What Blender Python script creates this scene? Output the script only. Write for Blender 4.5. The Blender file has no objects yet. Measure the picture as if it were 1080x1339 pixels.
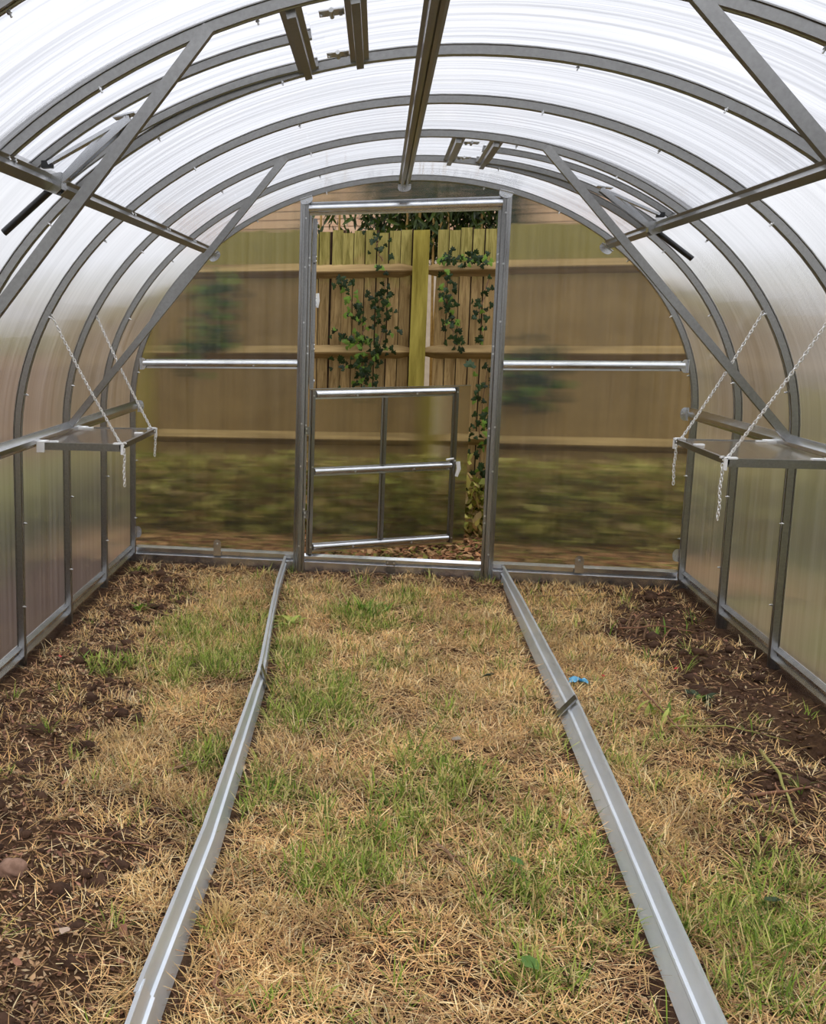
import bpy, math, random
import numpy as np
from mathutils import Vector, Matrix

random.seed(7)
rng = np.random.default_rng(11)
scene = bpy.context.scene
COL = scene.collection
PI = math.pi

# ------------------------------------------------------------------ camera
cam_data = bpy.data.cameras.new('camera')
cam = bpy.data.objects.new('camera', cam_data)
COL.objects.link(cam)
yaw, pitch, roll = -0.238306, 0.154856, 0.0043534
fwd = Vector((math.sin(yaw) * math.cos(pitch), math.cos(yaw) * math.cos(pitch), -math.sin(pitch)))
rgt = Vector((math.cos(yaw), -math.sin(yaw), 0))
dwn = fwd.cross(rgt)
r2 = math.cos(roll) * rgt + math.sin(roll) * dwn
d2 = -math.sin(roll) * rgt + math.cos(roll) * dwn
cam.matrix_world = Matrix(((r2.x, -d2.x, -fwd.x, -0.107543), (r2.y, -d2.y, -fwd.y, -5.875742),
                           (r2.z, -d2.z, -fwd.z, 1.413742), (0, 0, 0, 1)))
cam_data.sensor_fit = 'HORIZONTAL'
cam_data.sensor_width = 36.0
cam_data.lens = 1349.009 / 1080 * 36
cam_data.shift_x = (540 - 164.87) / 1080
cam_data.shift_y = (634.83 - 669.5) / 1080
cam_data.clip_start = 0.02
scene.camera = cam

# ------------------------------------------------------------------ sky (overcast: zenith brighter than horizon)
world = bpy.data.worlds.new('overcast_sky')
scene.world = world
world.use_nodes = True
nt = world.node_tree
nt.nodes.clear()
w_out = nt.nodes.new('ShaderNodeOutputWorld')
w_bg = nt.nodes.new('ShaderNodeBackground')
w_geo = nt.nodes.new('ShaderNodeTexCoord')
w_sep = nt.nodes.new('ShaderNodeSeparateXYZ')
w_map = nt.nodes.new('ShaderNodeMapRange')
w_map.inputs['From Min'].default_value = 0.0
w_map.inputs['From Max'].default_value = 1.0
w_map.inputs['To Min'].default_value = 0.25
w_map.inputs['To Max'].default_value = 1.0
w_noi = nt.nodes.new('ShaderNodeTexNoise')
w_noi.inputs['Scale'].default_value = 2.2
w_noi.inputs['Detail'].default_value = 4
w_m2 = nt.nodes.new('ShaderNodeMapRange')
w_m2.inputs['To Min'].default_value = 0.86
w_m2.inputs['To Max'].default_value = 1.14
w_mul = nt.nodes.new('ShaderNodeMath')
w_mul.operation = 'MULTIPLY'
w_mul2 = nt.nodes.new('ShaderNodeMath')
w_mul2.operation = 'MULTIPLY'
w_mul2.inputs[1].default_value = 2.15
nt.links.new(w_geo.outputs['Generated'], w_sep.inputs[0])
nt.links.new(w_sep.outputs['Z'], w_map.inputs['Value'])
nt.links.new(w_geo.outputs['Generated'], w_noi.inputs['Vector'])
nt.links.new(w_noi.outputs['Fac'], w_m2.inputs['Value'])
nt.links.new(w_map.outputs[0], w_mul.inputs[0])
nt.links.new(w_m2.outputs[0], w_mul.inputs[1])
nt.links.new(w_mul.outputs[0], w_mul2.inputs[0])
nt.links.new(w_mul2.outputs[0], w_bg.inputs['Strength'])
w_bg.inputs['Color'].default_value = (0.905, 0.925, 1.0, 1)
nt.links.new(w_bg.outputs[0], w_out.inputs[0])

scene.view_settings.view_transform = 'Standard'
scene.view_settings.look = 'None'
scene.view_settings.gamma = 1
scene.view_settings.exposure = 0.28
scene.view_settings.use_curve_mapping = False
scene.cycles.max_bounces = 14
scene.cycles.transmission_bounces = 12
scene.cycles.diffuse_bounces = 4
scene.cycles.glossy_bounces = 5
scene.cycles.transparent_max_bounces = 20

# ------------------------------------------------------------------ dimensions
S = 2.0 / 3.0            # rib spacing
NR = 10                  # ribs, number 0 at the far end
AX, BZ, ZC = 1.478, 1.215, 0.95     # inner arch: half width, rise, spring height
DP = 0.028               # rib depth


# ------------------------------------------------------------------ helpers
def lin(r, g, b):
    f = lambda c: c / 12.92 if c <= 0.04045 else ((c + 0.055) / 1.055) ** 2.4
    return (f(r / 255), f(g / 255), f(b / 255), 1)


def tag(o, label=None, cat=None, group=None, kind=None):
    if label: o['label'] = label
    if cat: o['category'] = cat
    if group: o['group'] = group
    if kind: o['kind'] = kind
    return o


def link(o, parent=None):
    COL.objects.link(o)
    if parent: o.parent = parent
    return o


def empty(name, loc=(0, 0, 0), rz=0.0):
    o = bpy.data.objects.new(name, None)
    o.empty_display_size = 0.05
    o.location = loc
    o.rotation_euler = (0, 0, rz)
    return link(o)


class MB:
    """collects geometry for one mesh"""
    def __init__(s): s.v = []; s.f = []

    def add(s, vs, fs):
        n = len(s.v)
        s.v += [tuple(v) for v in vs]
        s.f += [tuple(i + n for i in f) for f in fs]
        return s

    def box(s, x0, x1, y0, y1, z0, z1):
        v = [(x0, y0, z0), (x1, y0, z0), (x1, y1, z0), (x0, y1, z0), (x0, y0, z1), (x1, y0, z1), (x1, y1, z1), (x0, y1, z1)]
        return s.add(v, [(0, 3, 2, 1), (4, 5, 6, 7), (0, 1, 5, 4), (1, 2, 6, 5), (2, 3, 7, 6), (3, 0, 4, 7)])

    def bar(s, p, q, w, h, up=(0, 0, 1)):
        p, q = Vector(p), Vector(q)
        d = (q - p).normalized()
        u = Vector(up)
        b = d.cross(u).normalized() * (w / 2)
        u = b.cross(d).normalized() * (h / 2)
        v = [p - b - u, p + b - u, p + b + u, p - b + u, q - b - u, q + b - u, q + b + u, q - b + u]
        return s.add(v, [(0, 1, 2, 3), (4, 7, 6, 5), (0, 4, 5, 1), (1, 5, 6, 2), (2, 6, 7, 3), (3, 7, 4, 0)])

    def tube(s, pts, rad, n=8, cap=True):
        pts = [Vector(p) for p in pts]
        if not isinstance(rad, (list, tuple)): rad = [rad] * len(pts)
        rings = []
        prev = None
        for i, p in enumerate(pts):
            a = pts[max(i - 1, 0)]; b = pts[min(i + 1, len(pts) - 1)]
            d = (b - a).normalized()
            if prev is None:
                r = d.orthogonal().normalized()
            else:
                r = (prev - d * prev.dot(d)).normalized()
            prev = r
            t = d.cross(r)
            rings.append([p + (r * math.cos(2 * PI * k / n) + t * math.sin(2 * PI * k / n)) * rad[i] for k in range(n)])
        vs = [v for rg in rings for v in rg]
        fs = []
        for i in range(len(rings) - 1):
            for k in range(n):
                fs.append((i * n + k, i * n + (k + 1) % n, (i + 1) * n + (k + 1) % n, (i + 1) * n + k))
        if cap:
            fs.append(tuple(range(n))[::-1])
            fs.append(tuple((len(rings) - 1) * n + k for k in range(n)))
        return s.add(vs, fs)

    def sweep(s, pts, nor, bin_, sec):
        """closed section (w, d): w along binormal, d along normal"""
        n = len(sec)
        vs = []
        for p, nn, bb in zip(pts, nor, bin_):
            p, nn, bb = Vector(p), Vector(nn), Vector(bb)
            vs += [p + bb * w + nn * d for w, d in sec]
        fs = []
        for i in range(len(pts) - 1):
            for k in range(n):
                fs.append((i * n + k, i * n + (k + 1) % n, (i + 1) * n + (k + 1) % n, (i + 1) * n + k))
        fs.append(tuple(range(n))[::-1])
        fs.append(tuple((len(pts) - 1) * n + k for k in range(n)))
        return s.add(vs, fs)

    def lin(s, p, q, nor, bin_, sec):
        return s.sweep([p, q], [nor, nor], [bin_, bin_], sec)

    def prism(s, poly, axis_pts):
        """extrude 3D polygon by vector"""
        n = len(poly)
        a = [Vector(p) for p in poly]
        b = [p + Vector(axis_pts) for p in a]
        fs = [tuple(range(n))[::-1], tuple(range(n, 2 * n))]
        for k in range(n):
            fs.append((k, (k + 1) % n, n + (k + 1) % n, n + k))
        return s.add(a + b, fs)

    def mesh(s, name, mat, smooth=False):
        me = bpy.data.meshes.new(name)
        me.from_pydata(s.v, [], s.f)
        me.validate()
        import bmesh
        bm = bmesh.new(); bm.from_mesh(me)
        bmesh.ops.recalc_face_normals(bm, faces=bm.faces)
        bm.to_mesh(me); bm.free()
        if mat: me.materials.append(mat)
        if smooth:
            me.polygons.foreach_set('use_smooth', [True] * len(me.polygons))
            if smooth == 'auto':
                me.set_sharp_from_angle(angle=math.radians(32))
        return me

    def build(s, name, mat, parent=None, smooth=False):
        return link(bpy.data.objects.new(name, s.mesh(name, mat, smooth)), parent)


def obj(name, me, parent=None, loc=(0, 0, 0), rot=(0, 0, 0), scale=(1, 1, 1)):
    o = bpy.data.objects.new(name, me)
    o.location = loc
    o.rotation_euler = rot
    o.scale = scale
    return link(o, parent)


# ------------------------------------------------------------------ materials
def newmat(name):
    m = bpy.data.materials.new(name)
    m.use_nodes = True
    m.node_tree.nodes.clear()
    return m, m.node_tree.nodes, m.node_tree.links


def N(nodes, t, **kw):
    n = nodes.new(t)
    for k, v in kw.items():
        if k.startswith('_'):
            setattr(n, k[1:], v)
        else:
            n.inputs[k.replace('_', ' ')].default_value = v
    return n


def pbr(name, c1, c2=None, rough=0.6, metal=0.0, scale=8.0, bump=0.0, stretch=(1, 1, 1), detail=5, spec=0.5, objspace=True, bscale=None):
    m, n, l = newmat(name)
    out = N(n, 'ShaderNodeOutputMaterial')
    p = N(n, 'ShaderNodeBsdfPrincipled')
    p.inputs['Roughness'].default_value = rough
    p.inputs['Metallic'].default_value = metal
    p.inputs['Specular IOR Level'].default_value = spec
    l.new(p.outputs[0], out.inputs[0])
    p.inputs['Base Color'].default_value = c1
    if c2 is not None:
        tc = N(n, 'ShaderNodeTexCoord')
        mp = N(n, 'ShaderNodeMapping')
        mp.inputs['Scale'].default_value = stretch
        l.new(tc.outputs['Object' if objspace else 'Generated'], mp.inputs[0])
        oi = N(n, 'ShaderNodeObjectInfo')
        ad = N(n, 'ShaderNodeVectorMath', _operation='ADD')
        sc = N(n, 'ShaderNodeVectorMath', _operation='SCALE')
        sc.inputs['Scale'].default_value = 17.0
        cb = N(n, 'ShaderNodeCombineXYZ')
        l.new(oi.outputs['Random'], cb.inputs[0]); l.new(oi.outputs['Random'], cb.inputs[1])
        l.new(cb.outputs[0], sc.inputs[0])
        l.new(mp.outputs[0], ad.inputs[0]); l.new(sc.outputs[0], ad.inputs[1])
        no = N(n, 'ShaderNodeTexNoise', Scale=scale, Detail=detail, Roughness=0.6)
        l.new(ad.outputs[0], no.inputs['Vector'])
        rp = N(n, 'ShaderNodeValToRGB')
        rp.color_ramp.elements[0].position = 0.32; rp.color_ramp.elements[0].color = c1
        rp.color_ramp.elements[1].position = 0.68; rp.color_ramp.elements[1].color = c2
        l.new(no.outputs['Fac'], rp.inputs[0])
        l.new(rp.outputs[0], p.inputs['Base Color'])
        if bump:
            bp = N(n, 'ShaderNodeBump', Strength=bump, Distance=0.01)
            if bscale:
                no2 = N(n, 'ShaderNodeTexNoise', Scale=bscale, Detail=4)
                l.new(ad.outputs[0], no2.inputs['Vector'])
                l.new(no2.outputs['Fac'], bp.inputs['Height'])
            else:
                l.new(no.outputs['Fac'], bp.inputs['Height'])
            l.new(bp.outputs[0], p.inputs['Normal'])
    return m


def poly_mat(name, tangent, haze=0.16, spread=0.34, gloss=0.7, ior=1.2, dip=.88, rough=.07, tint=(0.93, 0.925, 0.90, 1), streak=(1, 1, 1), milk=(0.9, 0.9, 0.9, 1)):
    """twin-wall polycarbonate: its flutes scatter light across themselves (along tangent)"""
    m, n, l = newmat(name)
    out = N(n, 'ShaderNodeOutputMaterial')
    geo = N(n, 'ShaderNodeNewGeometry')
    sc = N(n, 'ShaderNodeVectorMath', _operation='SCALE'); sc.inputs['Scale'].default_value = 937.0
    l.new(geo.outputs['Position'], sc.inputs[0])
    wn = N(n, 'ShaderNodeTexWhiteNoise', _noise_dimensions='3D')
    l.new(sc.outputs[0], wn.inputs['Vector'])
    mr = N(n, 'ShaderNodeMapRange')
    mr.inputs['To Min'].default_value = -spread; mr.inputs['To Max'].default_value = spread
    l.new(wn.outputs['Value'], mr.inputs['Value'])
    tv = N(n, 'ShaderNodeVectorMath', _operation='SCALE')
    tv.inputs[0].default_value = tangent
    l.new(mr.outputs[0], tv.inputs['Scale'])
    ad = N(n, 'ShaderNodeVectorMath', _operation='ADD')
    l.new(geo.outputs['Normal'], ad.inputs[0]); l.new(tv.outputs[0], ad.inputs[1])
    nm = N(n, 'ShaderNodeVectorMath', _operation='NORMALIZE')
    l.new(ad.outputs[0], nm.inputs[0])
    # faint flute lines and streaky handling marks that run along the flutes
    mp = N(n, 'ShaderNodeVectorMath', _operation='MULTIPLY')
    mp.inputs[1].default_value = streak
    l.new(geo.outputs['Position'], mp.inputs[0])
    no = N(n, 'ShaderNodeTexNoise', Scale=1.0, Detail=4, Roughness=0.65)
    l.new(mp.outputs[0], no.inputs['Vector'])
    hz = N(n, 'ShaderNodeMapRange')
    hz.inputs['From Min'].default_value = 0.3; hz.inputs['From Max'].default_value = 0.75
    hz.inputs['To Min'].default_value = haze * 0.55; hz.inputs['To Max'].default_value = haze * 1.6
    l.new(no.outputs['Fac'], hz.inputs['Value'])
    rf = N(n, 'ShaderNodeBsdfRefraction', Color=tint, Roughness=rough, IOR=ior)
    l.new(nm.outputs[0], rf.inputs['Normal'])
    tr_ = N(n, 'ShaderNodeValToRGB')
    tr_.color_ramp.elements[0].position = .32; tr_.color_ramp.elements[1].position = .62
    tr_.color_ramp.elements[0].color = tuple(c * dip for c in tint[:3]) + (1,); tr_.color_ramp.elements[1].color = tint
    l.new(no.outputs['Fac'], tr_.inputs[0]); l.new(tr_.outputs[0], rf.inputs['Color'])
    tr = N(n, 'ShaderNodeBsdfTranslucent', Color=milk)
    gl = N(n, 'ShaderNodeBsdfGlossy', Roughness=0.12, Color=(1, 1, 1, 1))
    m1 = N(n, 'ShaderNodeMixShader'); m2 = N(n, 'ShaderNodeMixShader')
    l.new(hz.outputs[0], m1.inputs[0]); l.new(rf.outputs[0], m1.inputs[1]); l.new(tr.outputs[0], m1.inputs[2])
    fr = N(n, 'ShaderNodeFresnel', IOR=1.4)
    ml = N(n, 'ShaderNodeMath', _operation='MULTIPLY'); ml.inputs[1].default_value = gloss
    l.new(fr.outputs[0], ml.inputs[0])
    l.new(ml.outputs[0], m2.inputs[0]); l.new(m1.outputs[0], m2.inputs[1]); l.new(gl.outputs[0], m2.inputs[2])
    l.new(m2.outputs[0], out.inputs[0])
    return m


def leafy(name, attr=True, col=None, transl=0.42, rough=0.6, vary=0.0, soft=False):
    m, n, l = newmat(name)
    out = N(n, 'ShaderNodeOutputMaterial')
    p = N(n, 'ShaderNodeBsdfPrincipled')
    p.inputs['Roughness'].default_value = rough
    p.inputs['Specular IOR Level'].default_value = 0.3
    t = N(n, 'ShaderNodeBsdfTranslucent')
    mx = N(n, 'ShaderNodeMixShader'); mx.inputs[0].default_value = transl
    if attr:
        a = N(n, 'ShaderNodeAttribute', _attribute_name='Col')
        src = a.outputs['Color']
    else:
        oi = N(n, 'ShaderNodeObjectInfo')
        hs = N(n, 'ShaderNodeHueSaturation', Color=col)
        mr = N(n, 'ShaderNodeMapRange')
        mr.inputs['To Min'].default_value = 1 - vary; mr.inputs['To Max'].default_value = 1 + vary
        l.new(oi.outputs['Random'], mr.inputs['Value'])
        l.new(mr.outputs[0], hs.inputs['Value'])
        src = hs.outputs[0]
    l.new(src, p.inputs['Base Color']); l.new(src, t.inputs['Color'])
    if soft:
        g = N(n, 'ShaderNodeNewGeometry')
        va = N(n, 'ShaderNodeVectorMath', _operation='MULTIPLY_ADD')
        va.inputs[1].default_value = (.5, .5, .5); va.inputs[2].default_value = (0, 0, .75)
        l.new(g.outputs['Normal'], va.inputs[0])
        vn = N(n, 'ShaderNodeVectorMath', _operation='NORMALIZE'); l.new(va.outputs[0], vn.inputs[0])
        l.new(vn.outputs[0], p.inputs['Normal'])
    l.new(p.outputs[0], mx.inputs[1]); l.new(t.outputs[0], mx.inputs[2])
    l.new(mx.outputs[0], out.inputs[0])
    return m


MT = {}
MT['steel'] = pbr('galvanised_steel', (0.285, 0.282, 0.272, 1), (0.345, 0.342, 0.33, 1), rough=0.28, metal=1.0, scale=90)
MT['steel_bright'] = pbr('bright_galvanised_steel', (0.55, 0.56, 0.57, 1), (0.66, 0.67, 0.68, 1), rough=0.25, metal=1.0, scale=18)
MT['edging'] = pbr('dull_zinc_steel', (0.76, 0.81, 0.86, 1), (0.88, 0.92, 0.96, 1), rough=0.42, metal=0.85, scale=14, stretch=(1, .35, 1), bump=0.02, bscale=120)
MT['bolt'] = pbr('zinc_bolt', (0.66, 0.66, 0.65, 1), rough=0.3, metal=1.0)
MT['white'] = pbr('white_plastic', (0.86, 0.86, 0.85, 1), rough=0.4)
MT['black'] = pbr('black_tube', (0.006, 0.006, 0.007, 1), rough=0.35)
MT['chain'] = pbr('zinc_chain', (0.90, 0.89, 0.86, 1), rough=0.35, metal=0.5)
MT['roof'] = poly_mat('polycarbonate_roof', (0, 1, 0), haze=0.15, spread=0.6, gloss=.5, ior=1.04, dip=.60, streak=(0.5, 38, 0.5), tint=(0.95, 0.95, 0.95, 1), milk=(0.95, 0.95, 0.96, 1))
MT['wallp'] = poly_mat('polycarbonate_side', (0, 1, 0), haze=0.11, spread=1.0, gloss=.3, ior=1.12, rough=.3, streak=(0.6, 30, 0.6))
MT['endp'] = poly_mat('polycarbonate_end', (1, 0, 0), haze=0.05, spread=0.36, gloss=.4, tint=(.82, .82, .70, 1), streak=(34, 1, 0.5))
DOOR_A = math.radians(29.5)
MT['doorp'] = poly_mat('polycarbonate_door', (math.cos(DOOR_A), math.sin(DOOR_A), 0), haze=0.04, spread=0.34, gloss=.4, tint=(.82, .82, .70, 1), streak=(34, 1, 0.5))
MT['shelfp'] = poly_mat('polycarbonate_shelf', (1, 0, 0), haze=0.14, spread=0.25, gloss=1.0, streak=(30, 1, 1))
mc_, nc_, lc_ = newmat('clear_outer_skin')
lc_.new(N(nc_, 'ShaderNodeBsdfTransparent', Color=(.97, .97, .97, 1)).outputs[0], N(nc_, 'ShaderNodeOutputMaterial').inputs[0])
MT['clear'] = mc_


def skin(o, ref=(0, -3, 1.2)):
    """fluted inner face keeps its material, the smooth outer skin and cut edges are clear"""
    me = o.data
    me.materials.append(MT['clear'])
    ref = Vector(ref)
    for p in me.polygons:
        p.material_index = 0 if p.normal.dot((ref - p.center).normalized()) > .12 else 1
    return o


MT['blades'] = leafy('grass_blades', transl=.25, soft=True)
MT['foliage'] = leafy('foliage', rough=0.5)
MT['soil'] = pbr('dark_soil', lin(56, 40, 31), lin(92, 68, 52), rough=0.95, scale=22, bump=0.6, detail=8, spec=0.15)
MT['twig'] = pbr('twig_bark', lin(110, 80, 58), lin(150, 118, 88), rough=0.9, scale=40)
MT['twig_red'] = pbr('red_stem', lin(122, 82, 60), lin(150, 106, 76), rough=0.8, scale=40)
MT['twig_green'] = pbr('green_stem', lin(140, 140, 70), lin(170, 160, 90), rough=0.8, scale=40)
MT['stone'] = pbr('brown_stone', lin(120, 90, 72), lin(165, 130, 108), rough=0.9, scale=30, bump=0.4)
MT['blue'] = pbr('blue_plastic', lin(70, 150, 190), lin(130, 195, 222), rough=0.5, scale=30)
MT['mortar'] = pbr('mortar', lin(190, 172, 150), lin(205, 188, 165), rough=0.95, scale=20)
MT['brick'] = pbr('sandy_brick', lin(205, 160, 128), lin(232, 200, 165), rough=0.9, scale=9, bump=0.2)


# fence timber: warm brown with grain; green algae above the top rail
def board_mat():
    m, n, l = newmat('fence_board')
    out = N(n, 'ShaderNodeOutputMaterial'); p = N(n, 'ShaderNodeBsdfPrincipled', Roughness=0.85)
    p.inputs['Specular IOR Level'].default_value = 0.2
    tc = N(n, 'ShaderNodeTexCoord'); oi = N(n, 'ShaderNodeObjectInfo')
    cb = N(n, 'ShaderNodeCombineXYZ')
    sc = N(n, 'ShaderNodeMath', _operation='MULTIPLY'); sc.inputs[1].default_value = 41.0
    l.new(oi.outputs['Random'], sc.inputs[0]); l.new(sc.outputs[0], cb.inputs[0]); l.new(sc.outputs[0], cb.inputs[2])
    ad = N(n, 'ShaderNodeVectorMath', _operation='ADD')
    l.new(tc.outputs['Object'], ad.inputs[0]); l.new(cb.outputs[0], ad.inputs[1])
    mp = N(n, 'ShaderNodeMapping'); mp.inputs['Scale'].default_value = (1.0, 1.0, 0.09)
    l.new(ad.outputs[0], mp.inputs[0])
    wv = N(n, 'ShaderNodeTexNoise', Scale=46.0, Detail=6, Roughness=0.65, Distortion=1.2)
    l.new(mp.outputs[0], wv.inputs['Vector'])
    rp = N(n, 'ShaderNodeValToRGB')
    e = rp.color_ramp.elements
    e[0].position = 0.3; e[0].color = lin(124, 95, 60)
    e[1].position = 0.72; e[1].color = lin(196, 162, 112)
    l.new(wv.outputs['Fac'], rp.inputs[0])
    # board to board tone
    hs = N(n, 'ShaderNodeHueSaturation')
    mr = N(n, 'ShaderNodeMapRange'); mr.inputs['To Min'].default_value = 0.78; mr.inputs['To Max'].default_value = 1.12
    l.new(oi.outputs['Random'], mr.inputs['Value']); l.new(mr.outputs[0], hs.inputs['Value'])
    l.new(rp.outputs[0], hs.inputs['Color'])
    # algae: top end of the boards, broken by noise
    sp = N(n, 'ShaderNodeSeparateXYZ'); l.new(tc.outputs['Object'], sp.inputs[0])
    no = N(n, 'ShaderNodeTexNoise', Scale=9.0, Detail=4); l.new(ad.outputs[0], no.inputs['Vector'])
    am = N(n, 'ShaderNodeMath', _operation='MULTIPLY_ADD'); am.inputs[1].default_value = 0.5
    l.new(no.outputs['Fac'], am.inputs[0]); l.new(sp.outputs['Z'], am.inputs[2])
    ar = N(n, 'ShaderNodeMapRange')
    ar.inputs['From Min'].default_value = 1.9; ar.inputs['From Max'].default_value = 2.05
    ar.inputs['To Min'].default_value = 0.12; ar.inputs['To Max'].default_value = 0.85
    l.new(am.outputs[0], ar.inputs['Value'])
    mx = N(n, 'ShaderNodeMix', _data_type='RGBA')
    l.new(ar.outputs[0], mx.inputs['Factor']); l.new(hs.outputs[0], mx.inputs[6])
    gr = N(n, 'ShaderNodeValToRGB')
    gr.color_ramp.elements[0].color = lin(112, 106, 44); gr.color_ramp.elements[1].color = lin(186, 174, 100)
    gr.color_ramp.elements[0].position = 0.3; gr.color_ramp.elements[1].position = 0.7
    l.new(wv.outputs['Fac'], gr.inputs[0])
    l.new(gr.outputs[0], mx.inputs[7])
    l.new(mx.outputs[2], p.inputs['Base Color'])
    bp = N(n, 'ShaderNodeBump', Strength=0.3, Distance=0.004); l.new(wv.outputs['Fac'], bp.inputs['Height'])
    l.new(bp.outputs[0], p.inputs['Normal'])
    l.new(p.outputs[0], out.inputs[0])
    return m


MT['board'] = board_mat()
MT['post'] = pbr('mossy_post_timber', lin(120, 106, 38), lin(176, 160, 76), rough=0.85, scale=22, stretch=(1, 1, 0.12), bump=0.25, detail=7, spec=0.2)
MT['rail'] = pbr('arris_rail_timber', lin(128, 104, 68), lin(180, 152, 104), rough=0.9, scale=18, stretch=(0.12, 1, 1), bump=0.3, detail=7, spec=0.2)


# ground: soil with olive/straw thatch patches
def ground_mat(name, ca, cb_, cc, cd):
    m, n, l = newmat(name)
    out = N(n, 'ShaderNodeOutputMaterial'); p = N(n, 'ShaderNodeBsdfPrincipled', Roughness=0.97)
    p.inputs['Specular IOR Level'].default_value = 0.1
    g = N(n, 'ShaderNodeNewGeometry')
    n1 = N(n, 'ShaderNodeTexNoise', Scale=1.4, Detail=5, Roughness=0.6); l.new(g.outputs['Position'], n1.inputs['Vector'])
    n2 = N(n, 'ShaderNodeTexNoise', Scale=42.0, Detail=8, Roughness=0.75); l.new(g.outputs['Position'], n2.inputs['Vector'])
    r1 = N(n, 'ShaderNodeValToRGB'); r1.color_ramp.elements[0].color = ca; r1.color_ramp.elements[1].color = cb_
    r2_ = N(n, 'ShaderNodeValToRGB'); r2_.color_ramp.elements[0].color = cc; r2_.color_ramp.elements[1].color = cd
    for r in (r1, r2_):
        r.color_ramp.elements[0].position = 0.35; r.color_ramp.elements[1].position = 0.7
        l.new(n2.outputs['Fac'], r.inputs[0])
    mr = N(n, 'ShaderNodeMapRange'); mr.inputs['From Min'].default_value = 0.42; mr.inputs['From Max'].default_value = 0.6
    l.new(n1.outputs['Fac'], mr.inputs['Value'])
    mx = N(n, 'ShaderNodeMix', _data_type='RGBA')
    l.new(mr.outputs[0], mx.inputs['Factor']); l.new(r1.outputs[0], mx.inputs[6]); l.new(r2_.outputs[0], mx.inputs[7])
    l.new(mx.outputs[2], p.inputs['Base Color'])
    bp = N(n, 'ShaderNodeBump', Strength=0.8, Distance=0.02); l.new(n2.outputs['Fac'], bp.inputs['Height'])
    l.new(bp.outputs[0], p.inputs['Normal'])
    l.new(p.outputs[0], out.inputs[0])
    return m


MT['floor'] = ground_mat('turf_soil', lin(58, 40, 30), lin(98, 72, 54), lin(70, 50, 37), lin(112, 86, 62))
MT['lawn'] = ground_mat('rough_lawn', lin(92, 92, 44), lin(140, 138, 74), lin(120, 92, 62), lin(150, 136, 88))


# ------------------------------------------------------------------ terrain functions
def _hash(ix, iy, seed):
    h = (ix * 374761393 + iy * 668265263 + seed * 982451653) & 0x7fffffff
    h = ((h ^ (h >> 13)) * 1274126177) & 0x7fffffff
    return ((h ^ (h >> 16)) & 0xffff) / 65535.0


def vnoise(x, y, f, seed=0):
    x = np.asarray(x, float) * f + 1000.0; y = np.asarray(y, float) * f + 1000.0
    ix = np.floor(x).astype(np.int64); iy = np.floor(y).astype(np.int64)
    fx = x - ix; fy = y - iy
    fx = fx * fx * (3 - 2 * fx); fy = fy * fy * (3 - 2 * fy)
    a = _hash(ix, iy, seed); b = _hash(ix + 1, iy, seed); c = _hash(ix, iy + 1, seed); d = _hash(ix + 1, iy + 1, seed)
    return (a * (1 - fx) + b * fx) * (1 - fy) + (c * (1 - fx) + d * fx) * fy


def fbm(x, y, f, seed=0, o=4):
    t = 0; a = 0.5
    for i in range(o):
        t = t + a * vnoise(x, y, f * 2 ** i, seed + i); a *= 0.5
    return t / (1 - 0.5 ** o)


def sm(x, a, b):
    t = np.clip((x - a) / (b - a), 0, 1)
    return t * t * (3 - 2 * t)


def soilness(x, y):
    """dug-over soil along both long sides and by the far sill"""
    x = np.asarray(x, float); y = np.asarray(y, float)
    w = 0.22 * (fbm(x, y, 2.2, 5) - 0.5) * 2
    right = sm(x + w, 0.86, 1.12) * sm(y + 0.6 * (1.2 - x) + w, -3.05, -2.45)
    left = 0.95 * sm(-x + w, 0.86, 1.12)
    nl = 0.95 * sm(-x + w * 0.5, 0.54, 0.74) * sm(-y + w, 2.85, 3.25)
    far = 0.8 * sm(y + w * 0.7, -0.45, -0.1)
    return np.clip(np.maximum.reduce([right, left, far, nl]), 0, 1)


GREEN = [(-0.15, -0.92, 0.17), (-0.34, -2.19, 0.2), (-0.22, -1.96, 0.13), (-0.87, -1.34, 0.2), (0.17, -2.78, 0.15), (-0.11, -3.22, 0.14),
         (0.32, -3.31, 0.17), (0.52, -3.33, 0.10), (-0.39, -2.91, 0.11), (-0.50, -3.10, 0.10), (0.77, -3.31, 0.14), (0.93, -3.06, 0.1),
         (-1.12, -1.94, 0.12), (0.25, -3.67, 0.07), (-0.78, -1.86, 0.17), (0.87, -3.40, 0.1), (0.09, -2.57, 0.09), (-0.43, -1.58, 0.15),
         (-0.68, -1.64, 0.13), (0.5, -3.12, 0.11), (0.58, -3.42, 0.08), (0.74, -3.64, 0.09), (-0.05, -1.6, 0.1), (-0.6, -2.7, 0.1),
         (-0.62, -1.1, 0.14), (0.05, -0.5, 0.1), (0.62, -4.0, 0.1), (0.02, -2.95, 0.12), (-0.2, -3.38, 0.1), (0.4, -2.95, 0.1)]


def greenness(x, y):
    g = np.zeros_like(np.asarray(x, float))
    for cx, cy, r in GREEN:
        g = np.maximum(g, np.exp(-(((x - cx) / r) ** 2 + ((y - cy) / (r * 1.25)) ** 2) * 0.8))
    g = g + 0.55 * (fbm(x, y, 4.0, 21) - 0.52) + 0.25 * (vnoise(x, y, 12.0, 33) - 0.5)
    return np.clip(g, 0, 1)


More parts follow.
